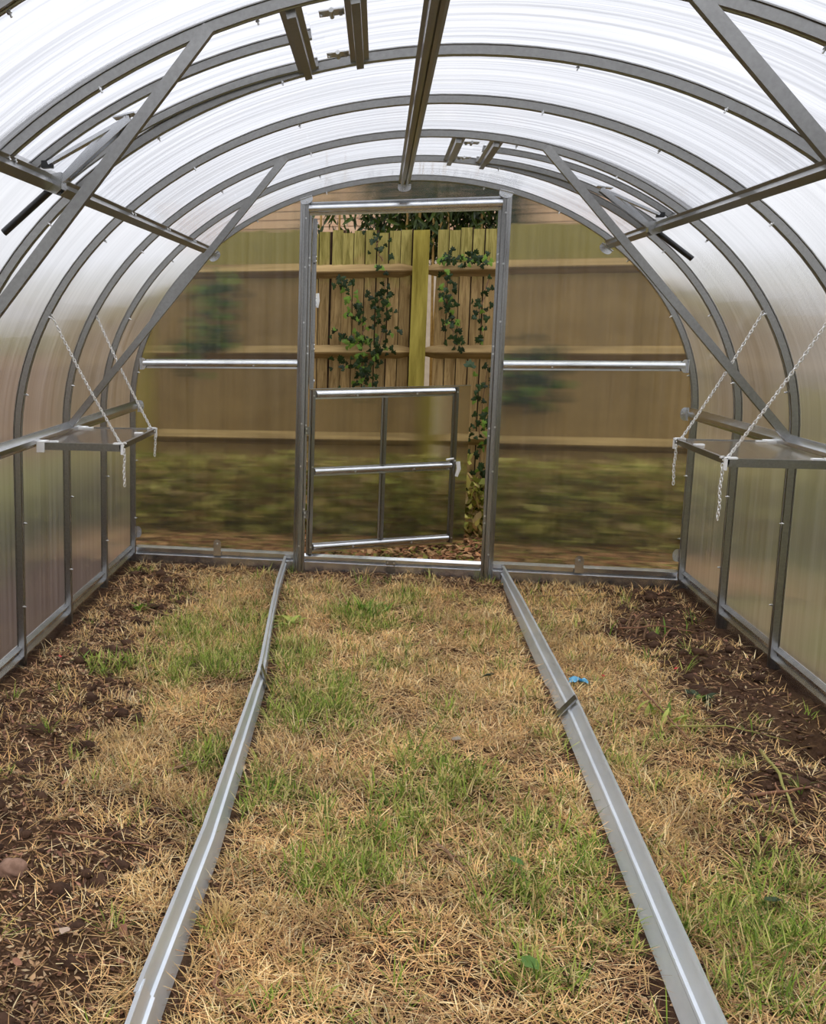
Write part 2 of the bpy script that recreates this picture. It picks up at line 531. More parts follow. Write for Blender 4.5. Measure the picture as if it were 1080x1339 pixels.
def height(x, y):
    x = np.asarray(x, float); y = np.asarray(y, float)
    s = soilness(x, y) * sm(1.6 - np.abs(x), 0, 0.02)
    h = 0.022 * (fbm(x, y, 1.6, 2) - 0.5) + 0.012 * (fbm(x, y, 9, 3) - 0.5)
    h = h + s * (0.055 * (fbm(x, y, 7, 8) - 0.42) + 0.035 * (np.abs(fbm(x, y, 22, 9) - 0.5)))
    # trenches against the right-hand base and mound beside them
    h = h - 0.10 * np.exp(-(((x - 1.38) / 0.13) ** 2 + ((y + 2.1) / 0.16) ** 2))
    h = h - 0.07 * np.exp(-(((x - 1.36) / 0.12) ** 2 + ((y + 0.78) / 0.14) ** 2))
    h = h + 0.045 * np.exp(-(((x - 1.28) / 0.16) ** 2 + ((y + 1.25) / 0.30) ** 2))
    h = h + 0.03 * np.exp(-(((x + 1.3) / 0.2) ** 2 + ((y + 2.2) / 0.5) ** 2))
    h = h + 0.02 * np.exp(-(((x + 1.25) / 0.2) ** 2 + ((y + 0.3) / 0.25) ** 2))
    return h


def hz(x, y):
    return float(height(np.array([x]), np.array([y]))[0])


def np_mesh(name, co, tris, mat, colors=None, smooth=False):
    me = bpy.data.meshes.new(name)
    co = np.ascontiguousarray(co, np.float32); tris = np.ascontiguousarray(tris, np.int32)
    me.vertices.add(len(co)); me.vertices.foreach_set('co', co.ravel())
    k = tris.shape[1]
    me.loops.add(tris.size); me.loops.foreach_set('vertex_index', tris.ravel())
    me.polygons.add(len(tris))
    me.polygons.foreach_set('loop_start', np.arange(0, tris.size, k, dtype=np.int32))
    me.polygons.foreach_set('loop_total', np.full(len(tris), k, np.int32))
    if smooth: me.polygons.foreach_set('use_smooth', np.ones(len(tris), bool))
    me.update(calc_edges=True)
    if colors is not None:
        a = me.color_attributes.new('Col', 'FLOAT_COLOR', 'POINT')
        c4 = np.ones((len(co), 4), np.float32); c4[:, :3] = colors
        a.data.foreach_set('color', c4.ravel())
    me.materials.append(mat)
    return me


# ------------------------------------------------------------------ floor and lawn
gx = np.linspace(-2.9, 1.75, 234); gy = np.linspace(-6.3, 1.9, 330)
GX, GY = np.meshgrid(gx, gy)
GZ = height(GX, GY)
co = np.stack([GX.ravel(), GY.ravel(), GZ.ravel()], 1)
ii = np.arange(len(gy) - 1)[:, None] * len(gx) + np.arange(len(gx) - 1)[None, :]
quads = np.stack([ii, ii + 1, ii + 1 + len(gx), ii + len(gx)], -1).reshape(-1, 4)
o = obj('floor', np_mesh('floor', co, quads, MT['floor'], smooth=True))
tag(o, 'bare brown soil and thatch of the greenhouse floor', 'ground', kind='structure')
b = MB()
for x0, x1, y0, y1 in ((-14, -2.85, -14, 14), (1.7, 14, -14, 14), (-2.85, 1.7, 1.85, 14), (-2.85, 1.7, -14, -6.25)):
    b.box(x0, x1, y0, y1, -0.4, -0.03)
tag(b.build('lawn', MT['lawn']), 'rough green and brown lawn outside the greenhouse', 'ground', kind='structure')


# ------------------------------------------------------------------ greenhouse frame
def arch(t):
    """point and outward normal on the inner arch; t in radians, 0 right spring, pi left spring"""
    x = AX * math.cos(t); z = ZC + BZ * math.sin(t)
    nx = math.cos(t) / AX; nz = math.sin(t) / BZ
    k = math.hypot(nx, nz)
    return x, z, nx / k, nz / k


def arch_pts(y, t0, t1, n, off=0.0):
    P = []; Nn = []
    for i in range(n + 1):
        x, z, nx, nz = arch(t0 + (t1 - t0) * i / n)
        P.append((x + nx * off, y, z + nz * off)); Nn.append((nx, 0, nz))
    return P, Nn


def t_of_x(x):
    return math.acos(max(-1, min(1, x / AX)))


frame = empty('greenhouse_frame', (0, 0, 0))
tag(frame, 'galvanised steel tunnel greenhouse frame of arched ribs, purlins and braces', 'greenhouse frame')

RIB = [(-.022, DP), (-.022, DP - .003), (-.0155, DP - .004), (-.0145, 0), (-.007, 0), (-.006, .003), (.006, .003), (.007, 0), (.0145, 0),
       (.0155, DP - .004), (.022, DP - .003), (.022, DP)]


def full_path(y, foot=-0.05):
    P = [(AX, y, foot), (AX, y, 0.5)]; Nn = [(1, 0, 0), (1, 0, 0)]
    p, n = arch_pts(y, 0, PI, 64)
    P += p; Nn += n
    P += [(-AX, y, 0.5), (-AX, y, foot)]; Nn += [(-1, 0, 0), (-1, 0, 0)]
    return P, Nn


P, Nn = full_path(0)
rib_me = MB().sweep(P, Nn, [(0, 1, 0)] * len(P), RIB).mesh('rib', MT['steel'], 'auto')
b = MB()
b.tube([(0, 0, 0.004), (0, 0, -0.013)], .0025, 8)
b.tube([(0, 0, -0.002), (0, 0, -0.006)], .005, 6)
bolt_me = b.mesh('bolt', MT['bolt'], 'auto')
b = MB()
b.tube([(0, 0, 0.002), (0, 0, -0.003)], .0055, 8)
b.tube([(0, 0, -.002), (0, 0, -.005)], .004, 8)
screw_me = b.mesh('screw', MT['bolt'], 'auto')

for k in range(NR):
    y = -k * S
    yy = y if k else 0.0
    r = obj('rib', rib_me, frame, (0, yy, 0))
    if k > 6: continue
    # bolts stand out of the rib, alternately near one edge and the other
    for j, td in enumerate((9, 24, 40, 58, 74, 106, 122, 140, 156, 171)):
        x, z, nx, nz = arch(math.radians(td))
        side = -1 if (j + k) % 2 else 1
        q = Vector((nx, 0, nz)).to_track_quat('Z', 'Y').to_euler()
        bo = obj('bolt', bolt_me, r, (x, .0125 * side, z), q)
    for z in (0.28, 0.62):
        for sx in (-1, 1):
            side = 1 if sx * (1 if z < .5 else -1) > 0 else -1
            q = Vector((sx, 0, 0)).to_track_quat('Z', 'Y').to_euler()
            obj('bolt', bolt_me, r, (sx * AX, .013 * side, z), q)

# ridge, purlins, side rails
Y0, Y1 = 0.0, -6.0
RIDGE = [(-.030, 0), (-.030, -.005), (-.019, -.009), (-.017, -.030), (-.006, -.031), (-.004, -.016), (.004, -.016), (.006, -.031), (.017, -.030),
         (.019, -.009), (.030, -.005), (.030, 0)]
MB().lin((0, Y0 + .02, ZC + BZ), (0, Y1, ZC + BZ), (0, 0, 1), (1, 0, 0), RIDGE).build('ridge_beam', MT['steel'], frame, 'auto')
PUR = [(-.026, 0), (-.026, -.004), (-.016, -.008), (-.014, -.028), (.014, -.028), (.016, -.008), (.026, -.004), (.026, 0)]
tp = t_of_x(1.035)
for sx in (-1, 1):
    x, z, nx, nz = arch(tp if sx > 0 else PI - tp)
    p_ = MB().lin((x, Y0 + .02, z), (x, Y1, z), (nx, 0, nz), (nz, 0, -nx), PUR).build('purlin', MT['steel'], frame, 'auto')
    for k in range(0, 7):
        for dy in (-.022, .022):
            q = Vector((nx, 0, nz)).to_track_quat('Z', 'Y').to_euler()
            obj('bolt', bolt_me, p_, (x - nx * .001 + nz * .020, -k * S + dy, z - nz * .001 - nx * .020), q)
    # side rail at shelf height
    zz = 0.945
    SR = [(-.03, 0), (-.03, -.004), (-.019, -.008), (-.012, -.024), (.006, -.026), (.019, -.010), (.03, -.004), (.03, 0)]
    MB().lin((sx * AX, Y0 + .02, zz), (sx * AX, Y1, zz), (sx, 0, 0), (0, 0, 1), SR).build('side_rail', MT['steel_bright'], frame, 'auto')
    # base plate: stepped profile, one 2 m length after another
    def base_sec(h=0.112, foot=-.06):
        return [(h + .002, 0.004), (h - .010, -.018), (h - .014, -.018), (h - .017, -.003), (.076, -.003), (.063, -.020), (.057, -.020), (.053, -.007), (foot, -.007), (foot, .004)]
    for s in range(3):
        MB().lin((sx * (AX + DP), -2 * s - (.02 if s == 0 else 0.002), 0), (sx * (AX + DP), -2 * s - 1.998, 0), (sx, 0, 0), (0, 0, 1), base_sec()).build('base_plate', MT['steel_bright'], frame, 'auto')
    # braces: chords in the plane of every third rib
    for k in (2, 5, 8):
        y = -k * S
        MB().bar((sx * 1.468, y - .020, 0.958), (sx * 0.515, y - .020, 2.098), .030, .022, (0, 1, 0)).build('brace', MT['steel'], frame)

# brackets where the ridge, purlins, rails and bars meet the end arch
def lobed(parent, loc, tang, nor, name='bracket'):
    """folded two-lobed connector plate with a fixing screw"""
    t = Vector(tang).normalized(); n_ = Vector(nor).normalized(); y = Vector((0, -1, 0))
    poly = []
    for i in range(9):
        a = PI * i / 8
        poly.append((0.034 * math.cos(a) * (1.0 if abs(math.cos(a)) > .3 else 1.0), 0.012 + 0.020 * math.sin(a)))
    poly += [(-.034, -.006), (.034, -.006)]
    b = MB()
    b.prism([Vector(loc) + t * u - n_ * w for u, w in poly], y * .003)
    b.prism([Vector(loc) + t * u for u in (-.034, .034)] + [Vector(loc) + t * u + y * .022 for u in (.034, -.034)], n_ * .003)
    o = b.build(name, MT['steel_bright'], parent)
    q = Vector((0, 1, 0)).to_track_quat('Z', 'Y').to_euler()
    obj('screw', screw_me, o, Vector(loc) - n_ * .02 + y * .004, q)
    return o


lobed(frame, (0, -.032, ZC + BZ - .03), (1, 0, 0), (0, 0, 1))
for sx in (-1, 1):
    x, z, nx, nz = arch(tp if sx > 0 else PI - tp)
    lobed(frame, (x - nx * .03, -.032, z - nz * .03), (nz, 0, -nx), (nx, 0, nz))
    lobed(frame, (sx * (AX - .028), -.03, 0.945), (0, 0, 1), (sx, 0, 0))
    lobed(frame, (sx * (AX - .012), -.03, 0.20), (0, 0, 1), (sx, 0, 0))

# end wall frame
POST = [(-.032, 0), (-.032, -.007), (-.020, -.010), (-.016, -.032), (-.005, -.034), (-.004, -.026), (.004, -.026), (.005, -.034), (.016, -.032), (.020, -.010), (.032, -.007), (.032, 0)]
POSTX = 0.513
zt = ZC + BZ * math.sin(t_of_x(POSTX)) - .004
for sx in (-1, 1):
    p_ = MB().lin((sx * POSTX, -.012, -.04), (sx * POSTX, -.012, zt), (0, 1, 0), (1, 0, 0), POST).build('door_post', MT['steel'], frame, 'auto')
    q = Vector((0, 1, 0)).to_track_quat('Z', 'Y').to_euler()
    for z in (0.16, 0.62, 0.86, 1.42, 1.72, 1.98):
        obj('screw', screw_me, p_, (sx * (POSTX + .002 * sx), -.044, z), q)
    for z in (0.33, 0.37, 0.81, 0.85, 1.25, 1.29, 1.73, 1.77):
        obj('screw', screw_me, p_, (sx * (POSTX - .024), -.021, z), q)
    x, z, nx, nz = arch(t_of_x(sx * POSTX))
    lobed(frame, (sx * POSTX, -.05, z - .004), (nz, 0, -nx), (nx, 0, nz))

def roll_sec(h, d):
    """half-round rail with lips: w vertical, d outward from wall"""
    s = [(-h / 2, 0), (-h / 2, -.006)]
    for i in range(9):
        a = -PI / 2 + PI * i / 8
        s.append((h * .36 * math.sin(a) + .002, -.006 - d * math.cos(a)))
    s += [(h / 2, -.006), (h / 2, 0)]
    return s


hd = roll_sec(.050, .026) 
HEAD = [(-.036, 0), (-.036, -.007), (-.024, -.009)] + [(.021 * math.sin(-PI / 2 + PI * i / 8), -.010 - .024 * math.cos(-PI / 2 + PI * i / 8)) for i in range(9)] + [(.024, -.012), (.027, -.018), (.034, -.018), (.036, -.006), (.036, 0)]
MB().lin((-POSTX + .015, -.014, 2.031), (POSTX - .015, -.014, 2.031), (0, 1, 0), (0, 0, 1), HEAD).build('header_bar', MT['steel_bright'], frame, 'auto')
for sx in (-1, 1):
    zb = 1.19
    tx = AX * math.sqrt(1 - ((zb - ZC) / BZ) ** 2) - .025
    p_ = MB().lin((sx * (POSTX + .03), -.012, zb), (sx * tx, -.012, zb), (0, 1, 0), (0, 0, 1), roll_sec(.052, .022)).build('crossbar', MT['steel_bright'], frame, 'auto')
    for f in (.3, .72):
        obj('screw', screw_me, p_, (sx * (POSTX + (tx - POSTX) * f), -.033, zb - .006), Vector((0, 1, 0)).to_track_quat('Z', 'Y').to_euler())
    lobed(frame, (sx * (tx + .012), -.03, zb), (0, 0, 1), (sx, 0, 0))
    # sills of the end wall
    MB().lin((sx * (POSTX + .03), 0.005, 0), (sx * (AX - .004), 0.005, 0), (0, 1, 0), (0, 0, 1), base_sec()).build('end_sill', MT['steel_bright'], frame, 'auto')
    # upright clip on the sill
    cx = sx * .985 - .0
    b = MB()
    b.prism([(cx - .022, -.016, .075), (cx + .022, -.016, .075), (cx + .022, -.016, .155), (cx + .010, -.016, .170), (cx - .010, -.016, .170), (cx - .022, -.016, .155)], (0, .003, 0))
    c_ = b.build('sill_clip', MT['steel_bright'], frame)
    obj('screw', screw_me, c_, (cx, -.019, .145), Vector((0, 1, 0)).to_track_quat('Z', 'Y').to_euler())
MB().lin((-POSTX + .03, 0.005, 0), (POSTX - .03, 0.005, 0), (0, 1, 0), (0, 0, 1), base_sec(.106)).build('door_sill', MT['steel_bright'], frame, 'auto')
b = MB(); b.box(-.026, .026, -.0125, -.004, -.02, .094)
p_ = b.build('sill_joint_plate', MT['steel'], frame)
for dx in (-.018, .018):
    for z in (.015, .08):
        obj('screw', screw_me, p_, (dx, -.0125, z), Vector((0, 1, 0)).to_track_quat('Z', 'Y').to_euler())

# ------------------------------------------------------------------ polycarbonate shell
TH = 0.006
OFF = DP + 0.002


def shell(name, parent, y0, y1, path, mat):
    """curved sheet between y0 and y1 over list of (x,z,nx,nz)"""
    b = MB()
    n = len(path)
    vs = []
    for x, z, nx, nz in path:
        for d in (OFF, OFF + TH):
            for y in (y0, y1):
                vs.append((x + nx * d, y, z + nz * d))
    fs = []
    for i in range(n - 1):
        a = i * 4; c = a + 4
        fs += [(a, a + 1, c + 1, c), (a + 2, c + 2, c + 3, a + 3), (a, c, c + 2, a + 2), (a + 1, a + 3, c + 3, c + 1)]
    fs += [(0, 2, 3, 1), ((n - 1) * 4, (n - 1) * 4 + 1, (n - 1) * 4 + 3, (n - 1) * 4 + 2)]
    b.add(vs, fs)
    return skin(b.build(name, mat, parent, 'auto'), (0, (y0 + y1) / 2, 1.0))


def path_arc(t0, t1, n=20):
    return [arch(t0 + (t1 - t0) * i / n) for i in range(n + 1)]


wall_l = empty('wall_left'); tag(wall_l, 'fluted clear polycarbonate side wall on the left', 'wall', kind='structure')
wall_r = empty('wall_right'); tag(wall_r, 'fluted clear polycarbonate side wall on the right', 'wall', kind='structure')
ceil_ = empty('ceiling'); tag(ceil_, 'curved milky polycarbonate roof lit by the sky', 'ceiling', kind='structure')
T_H = t_of_x(0.30)         # vent hinge line
T_H2 = t_of_x(0.185)
VENTS = {('L', 4): 1, ('R', 1): 1}
for k in range(NR - 1):
    ya, yb = -k * S - .001, -(k + 1) * S + .001
    wp = [(AX, .09, 1, 0), (AX, .5, 1, 0)] + path_arc(0.0, tp, 14)
    shell('panel', wall_r, ya, yb, wp, MT['wallp'])
    shell('panel', wall_l, ya, yb, [(-x, z, -nx, nz) for x, z, nx, nz in wp], MT['wallp'])
    for side in 'LR':
        t0 = T_H if (side, k) in VENTS else tp
        rp_ = path_arc(t0, PI / 2, 16)
        if side == 'L': rp_ = [(-x, z, -nx, nz) for x, z, nx, nz in rp_]
        shell('panel', ceil_, ya, yb, rp_, MT['roof'])

wall_b = empty('wall_back'); tag(wall_b, 'clear fluted polycarbonate end wall around the doorway', 'wall', kind='structure')
YE = 0.010
for sx in (-1, 1):
    t0 = t_of_x(POSTX + .028)
    poly = [(POSTX + .028, YE, .10)] + [(AX + DP * .6, YE, .10), (AX + DP * .6, YE, ZC)]
    for i in range(1, 25):
        x, z, nx, nz = arch(t0 * i / 24)
        poly.append((x + nx * .016, YE, z + nz * .016))
    poly[-1] = (POSTX + .028, YE, poly[-1][2])
    b = MB(); b.prism([(sx * x, y, z) for x, y, z in poly], (0, TH, 0))
    skin(b.build('panel', MT['endp'], wall_b), (0, -60, 1))
poly = [(-POSTX - .027, YE, 2.0), (POSTX + .027, YE, 2.0)]
t0 = t_of_x(POSTX + .027)
for i in range(17):
    x, z, nx, nz = arch(t0 + (PI - 2 * t0) * i / 16)
    poly.append((x, YE, z + nz * .016))
b = MB(); b.prism(poly, (0, TH, 0))
skin(b.build('panel', MT['endp'], wall_b), (0, -60, 1))


# ------------------------------------------------------------------ roof vents
def roof_vent(name, sx, k, label):
    yc = -(k + .5) * S
    root = empty(name, (0, yc, 0))
    tag(root, label, 'roof vent', kind='structure')
    hw = S / 2 - .028
    tb = t_of_x(1.045)
    fl = []
    n = 18
    for i in range(n + 1):
        t = T_H + (tb - T_H) * i / n
        x, z, nx, nz = arch(t)
        lift = .004 + .034 * (i / n)
        fl.append((sx * (x + nx * lift), z + nz * lift, sx * nx, nz))
    # sheet
    vs = []; fs = []
    for x, z, nx, nz in fl:
        for d in (OFF, OFF + TH):
            for y in (-hw - .02, hw + .02):
                vs.append((x + nx * d, y, z + nz * d))
    for i in range(n):
        a = i * 4; c = a + 4
        fs += [(a, a + 1, c + 1, c), (a + 2, c + 2, c + 3, a + 3), (a, c, c + 2, a + 2), (a + 1, a + 3, c + 3, c + 1)]
    fs += [(0, 2, 3, 1), (n * 4, n * 4 + 1, n * 4 + 3, n * 4 + 2)]
    skin(MB().add(vs, fs).build('panel', MT['roof'], root, 'auto'), (0, 0, 1))
    for y, nm in ((0, 'middle_bar'), (-hw, 'side_bar'), (hw, 'side_bar')):
        MB().sweep([(x, y, z) for x, z, a, c in fl], [(a, 0, c) for x, z, a, c in fl], [(0, 1, 0)] * (n + 1),
                   [(w * .78, d if d > .004 else d + .004) for w, d in RIB]).build(nm, MT['steel'], root, 'auto')
    # twin hinge bars with four hinges
    for tt, nm in ((T_H + .022 * -1 + .0, 'hinge_bar'), (T_H2 + .0, 'hinge_bar')):
        x, z, nx, nz = arch(tt)
        MB().lin((sx * x, -S / 2 + .016, z), (sx * x, S / 2 - .016, z), (sx * nx, 0, nz), (nz, 0, -sx * nx),
                 [(-.026, .012), (-.026, .006), (-.012, .004), (-.010, -.018), (.010, -.018), (.012, .004), (.026, .006), (.026, .012)]).build(nm, MT['steel'], root, 'auto')
    xm = (AX * math.cos(T_H) + AX * math.cos(T_H2)) / 2
    x, z, nx, nz = arch(t_of_x(xm))
    for y in (-.2, .2):
        b = MB()
        b.tube([(sx * xm, y - .03, z + .004), (sx * xm, y + .03, z + .004)], .006, 8)
        b.bar((sx * (xm - .03), y, z + .008), (sx * (xm + .03), y, z + .004), .05, .003)
        hg = b.build('hinge', MT['bolt'], root)
        for dx in (-.022, .022):
            obj('screw', screw_me, hg, (sx * (xm + dx), y, z + .003))
    # bottom bar resting over the purlin
    x, z, nx, nz = fl[-1]
    MB().lin((x, -hw, z), (x, hw, z), (nx, 0, nz), (nz, 0, -nx), [(-.015, .03), (-.013, .004), (.013, .004), (.015, .03)]).build('bottom_bar', MT['steel'], root, 'auto')
    return root


roof_vent('window_1', -1, 4, 'hinged polycarbonate roof vent at upper left of the near roof')
roof_vent('window_2', 1, 1, 'hinged polycarbonate roof vent at right near the far end')


def vent_opener(sx, k, label):
    yc = -(k + .5) * S
    root = empty('vent_opener', (sx * 1.02, yc, 1.815))
    tag(root, label, 'vent opener', 'automatic vent openers')
    ox, oz = sx * 1.02, 1.815
    def L(x, y, z): return (sx * x - ox, y, z - oz)
    # bracket clamped round the purlin
    b = MB()
    b.prism([L(.985, -.022, 1.835), L(.985, -.022, 1.79), L(1.0, -.022, 1.775), L(1.04, -.022, 1.79), L(1.03, -.022, 1.83)], (0, .004, 0))
    b.prism([L(.985, .018, 1.835), L(.985, .018, 1.79), L(1.0, .018, 1.775), L(1.04, .018, 1.79), L(1.03, .018, 1.83)], (0, .004, 0))
    b.bar(L(.984, -.022, 1.812), L(.984, .022, 1.812), .003, .045)
    br = b.build('bracket', MT['steel_bright'], root)
    q = Vector((sx, 0, 0)).to_track_quat('Z', 'Y').to_euler()
    obj('screw', screw_me, br, L(.982, .0, 1.815), q)
    # piston tube hanging below the purlin
    MB().tube([L(1.0, 0, 1.808), L(1.165, 0, 1.676)], .0115, 14).build('piston_tube', MT['black'], root, 'auto')
    MB().tube([L(.975, 0, 1.828), L(1.003, 0, 1.806)], .007, 10).build('piston_neck', MT['steel_bright'], root, 'auto')
    # scissor arms: pairs of flat bars to a hinge plate on the vent
    for y in (-.016, .016):
        MB().bar(L(.985, y, 1.815), L(.790, y, 1.972), .004, .020, (0, 0, 1)).build('arm', MT['steel_bright'], root)
    MB().bar(L(.992, 0, 1.82), L(.860, 0, 1.945), .010, .010).build('push_rod', MT['steel_bright'], root)
    MB().bar(L(.790, 0, 1.975), L(1.025, 0, 1.862), .030, .010).build('upper_arm', MT['steel_bright'], root)
    b = MB(); b.bar(L(.775, 0, 1.985), L(.835, 0, 1.975), .045, .004)
    pl = b.build('hinge_plate', MT['steel_bright'], root)
    for dy in (-.014, .014):
        obj('screw', screw_me, pl, L(.80, dy, 1.975))
    # pivot clip of the upper arm
    b = MB(); b.box(*sorted((L(1.015, 0, 0)[0], L(1.045, 0, 0)[0])), -.012, .012, 1.850 - oz, 1.870 - oz)
    b.build('pivot_clip', MT['black'], root)
    return root


vent_opener(-1, 4, 'vent opener with black piston tube on the left purlin')
vent_opener(1, 1, 'vent opener with black piston tube on the right purlin')


# ------------------------------------------------------------------ half doors
def half_door(name, label, z0, z1, ang, hinge, mat, mids, handle):
    root = empty(name, (hinge[0], hinge[1], 0), ang)
    tag(root, label, 'door', kind='structure')
    W = 0.955
    ST = [(-.018, 0), (-.018, -.006), (-.011, -.008), (-.009, -.024), (.009, -.024), (.011, -.008), (.018, -.006), (.018, 0)]
    for x in (.018, W - .018):
        s_ = MB().lin((x, 0, z0 - (.012 if x < .1 else 0)), (x, 0, z1), (0, 1, 0), (1, 0, 0), ST).build('stile', MT['steel'], root, 'auto')
        for z in (z0 + .03, (z0 + z1) / 2 + .03, z1 - .03):
            obj('screw', screw_me, s_, (x, -.024, z), Vector((0, 1, 0)).to_track_quat('Z', 'Y').to_euler())
    for z in (z0 + .026, (z0 + z1) / 2, z1 - .026):
        r_ = MB().lin((.036, 0, z), (W - .036, 0, z), (0, 1, 0), (0, 0, 1), roll_sec(.052, .024)).build('rail', MT['steel_bright'], root, 'auto')
        for f in (.3, .7):
            obj('screw', screw_me, r_, (W * f, -.027, z - .008), Vector((0, 1, 0)).to_track_quat('Z', 'Y').to_euler())
    zm = (z0 + z1) / 2
    for a, c in ((z0 + .05, zm - .025), (zm + .025, z1 - .05)):
        MB().lin((W / 2 - .005, 0, a), (W / 2 - .005, 0, c), (0, 1, 0), (1, 0, 0), ST).build('muntin', MT['steel'], root, 'auto')
    b = MB(); b.box(-.0 + .002, W + .085, .002, .002 + TH, z0 - .012, z1 + .004)
    skin(b.build('panel', mat, root), (W / 2, -60, .6))
    b = MB(); b.box(.0, W + .085, .0, .011, z1 + .004, z1 + .008)
    b.build('top_seal', MT['steel_bright'], root)
    for z in (z0 + .22, z0 + .70):
        b = MB(); b.box(-.030, .006, -.020, -.006, z - .020, z + .020)
        b.tube([(-.006, -.016, z - .024), (-.006, -.016, z + .024)], .006, 8)
        hg = b.build('hinge', MT['steel'], root)
        for dz in (-.012, .012):
            obj('screw', screw_me, hg, (-.022, -.020, z + dz), Vector((0, 1, 0)).to_track_quat('Z', 'Y').to_euler())
    if handle:
        hx, hz_ = handle
        b = MB()
        b.tube([(hx, -.018, hz_), (hx, -.04, hz_)], .009, 10)
        b.tube([(hx - .004, -.042, hz_ + .012), (hx + .000, -.046, hz_ - .03), (hx - .014, -.044, hz_ - .075)], [.0115, .012, .009], 10)
        b.build('handle', MT['white'], root, 'auto')
        b = MB(); b.tube([(hx - .075, -.03, hz_ + .026), (hx - .03, -.034, hz_ + .03)], .006, 8)
        b.build('latch', MT['white'], root, 'auto')
    return root


half_door('door_1', 'lower half door of polycarbonate in steel frame, swung partly outwards', .118, 1.045, DOOR_A, (-.475, 0.004), MT['doorp'], 1, (.952, .595))
half_door('door_2', 'upper half door folded open outside, seen edge-on behind the left post', 1.065, 1.985, math.radians(94.0), (-.478, 0.03), MT['doorp'], 1, None)
d2_ = bpy.data.objects['door_2']
b = MB()
b.tube([(.90, -.018, 1.56), (.90, -.045, 1.56)], .009, 10)
b.tube([(.90, -.045, 1.605), (.90, -.048, 1.56), (.90, -.043, 1.515)], [.010, .012, .010], 10)
b.build('handle', MT['white'], d2_, 'auto')


# ------------------------------------------------------------------ hanging shelves with chains
def chain_mesh(p, q, tail, pitch=.0125):
    """taut run p->q, then a loose tail hanging from q"""
    b = MB()
    p, q = Vector(p), Vector(q)
    def link_at(c, d, flip):
        d = d.normalized()
        u = d.orthogonal().normalized()
        v = d.cross(u)
        a = u if flip else v
        n = 10
        ring = [c + d * (.0095 * math.cos(2 * PI * i / n)) + a * (.0048 * math.sin(2 * PI * i / n)) for i in range(n)]
        nn = d.cross(a)
        vs = []
        for i in range(n):
            tan = (ring[(i + 1) % n] - ring[i - 1]).normalized()
            rad = tan.cross(nn)
            for j in range(4):
                an = PI / 2 * j
                vs.append(ring[i] + (rad * math.cos(an) + nn * math.sin(an)) * .0021)
        fs = []
        for i in range(n):
            for j in range(4):
                fs.append((i * 4 + j, i * 4 + (j + 1) % 4, ((i + 1) % n) * 4 + (j + 1) % 4, ((i + 1) % n) * 4 + j))
        b.add(vs, fs)
    L_ = (q - p).length; n = int(L_ / pitch)
    for i in range(n + 1):
        link_at(p.lerp(q, i / n) + Vector((0, 0, -.012 * math.sin(PI * i / n))), q - p, i % 2)
    for i in range(int(tail / pitch)):
        link_at(q + Vector((.0015 * math.sin(i * .7), -.012, -.03 - i * pitch)), Vector((.05 * math.sin(i), 0, -1)), i % 2)
    return b


def shelf(sx, label, tails):
    y0, y1 = -1.875, -1.215
    xi, xo = 1.095, AX - .026
    zt_ = .938
    root = empty('hanging_shelf', (sx * xo, (y0 + y1) / 2, zt_ - .03))
    tag(root, label, 'shelf', 'chain-hung shelves')
    ox, oy, oz = root.location
    def bx(x0, x1, ya, yb, za, zb):
        xa, xb = sorted((sx * x0 - ox, sx * x1 - ox))
        return MB().box(xa, xb, ya - oy, yb - oy, za - oz, zb - oz)
    pb = bx(xi + .004, xo, y0 + .004, y1 - .004, zt_ - .009, zt_ - .003)
    skin(pb.build('panel', MT['shelfp'], root), (0, 0, 60))
    bx(xi, xi + .012, y0, y1, zt_ - .022, zt_).build('front_edge', MT['steel'], root)
    bx(xi, xo, y0, y0 + .012, zt_ - .030, zt_).build('near_edge', MT['steel'], root)
    bx(xi, xo, y1 - .012, y1, zt_ - .022, zt_).build('far_edge', MT['steel'], root)
    for (x, y) in ((xi + .02, y0 + .01), (xi + .02, y1 - .01), (xo - .06, y0 + .03), (xo - .05, y1 - .05), (xi + .03, (y0 + y1) / 2 + .1)):
        bx(x - .018, x + .018, y - .012, y + .012, zt_ - .002, zt_ + .004).build('clip', MT['white'], root)
    for y in (y0 + .004, y1 - .004):
        bx(xi - .004, xi + .006, y - .006, y + .006, zt_ - .042, zt_ + .002).build('corner_cap', MT['white'], root)
    bx(xo - .03, xo + .004, y0 - .004, y0 + .06, zt_ - .04, zt_ + .004).build('hook_bracket', MT['white'], root)
    bx(xo - .03, xo + .004, y1 - .06, y1 + .004, zt_ - .04, zt_ + .004).build('hook_bracket', MT['white'], root)
    for (ya, yb, tl) in ((-2.0, y0 + .035, tails[0]), (-4 / 3, y1 - .03, tails[1])):
        a = (sx * 1.343 - ox, ya - oy, 1.448 - oz)
        c = (sx * 1.115 - ox, yb - oy, zt_ + .006 - oz)
        ch = chain_mesh(a, c, 0.0)
        # loose end hangs over the front edge
        e = chain_mesh((c[0], c[1], c[2]), (sx * (xi - .006) - ox, c[1] - .012, zt_ + .002 - oz), tl)
        ch.add(e.v, e.f)
        ch.build('chain', MT['chain'], root, True)
    return root


shelf(-1, 'clear hanging shelf with chains on the left wall', (.155, .11))
shelf(1, 'clear hanging shelf with chains on the right wall', (.20, .17))


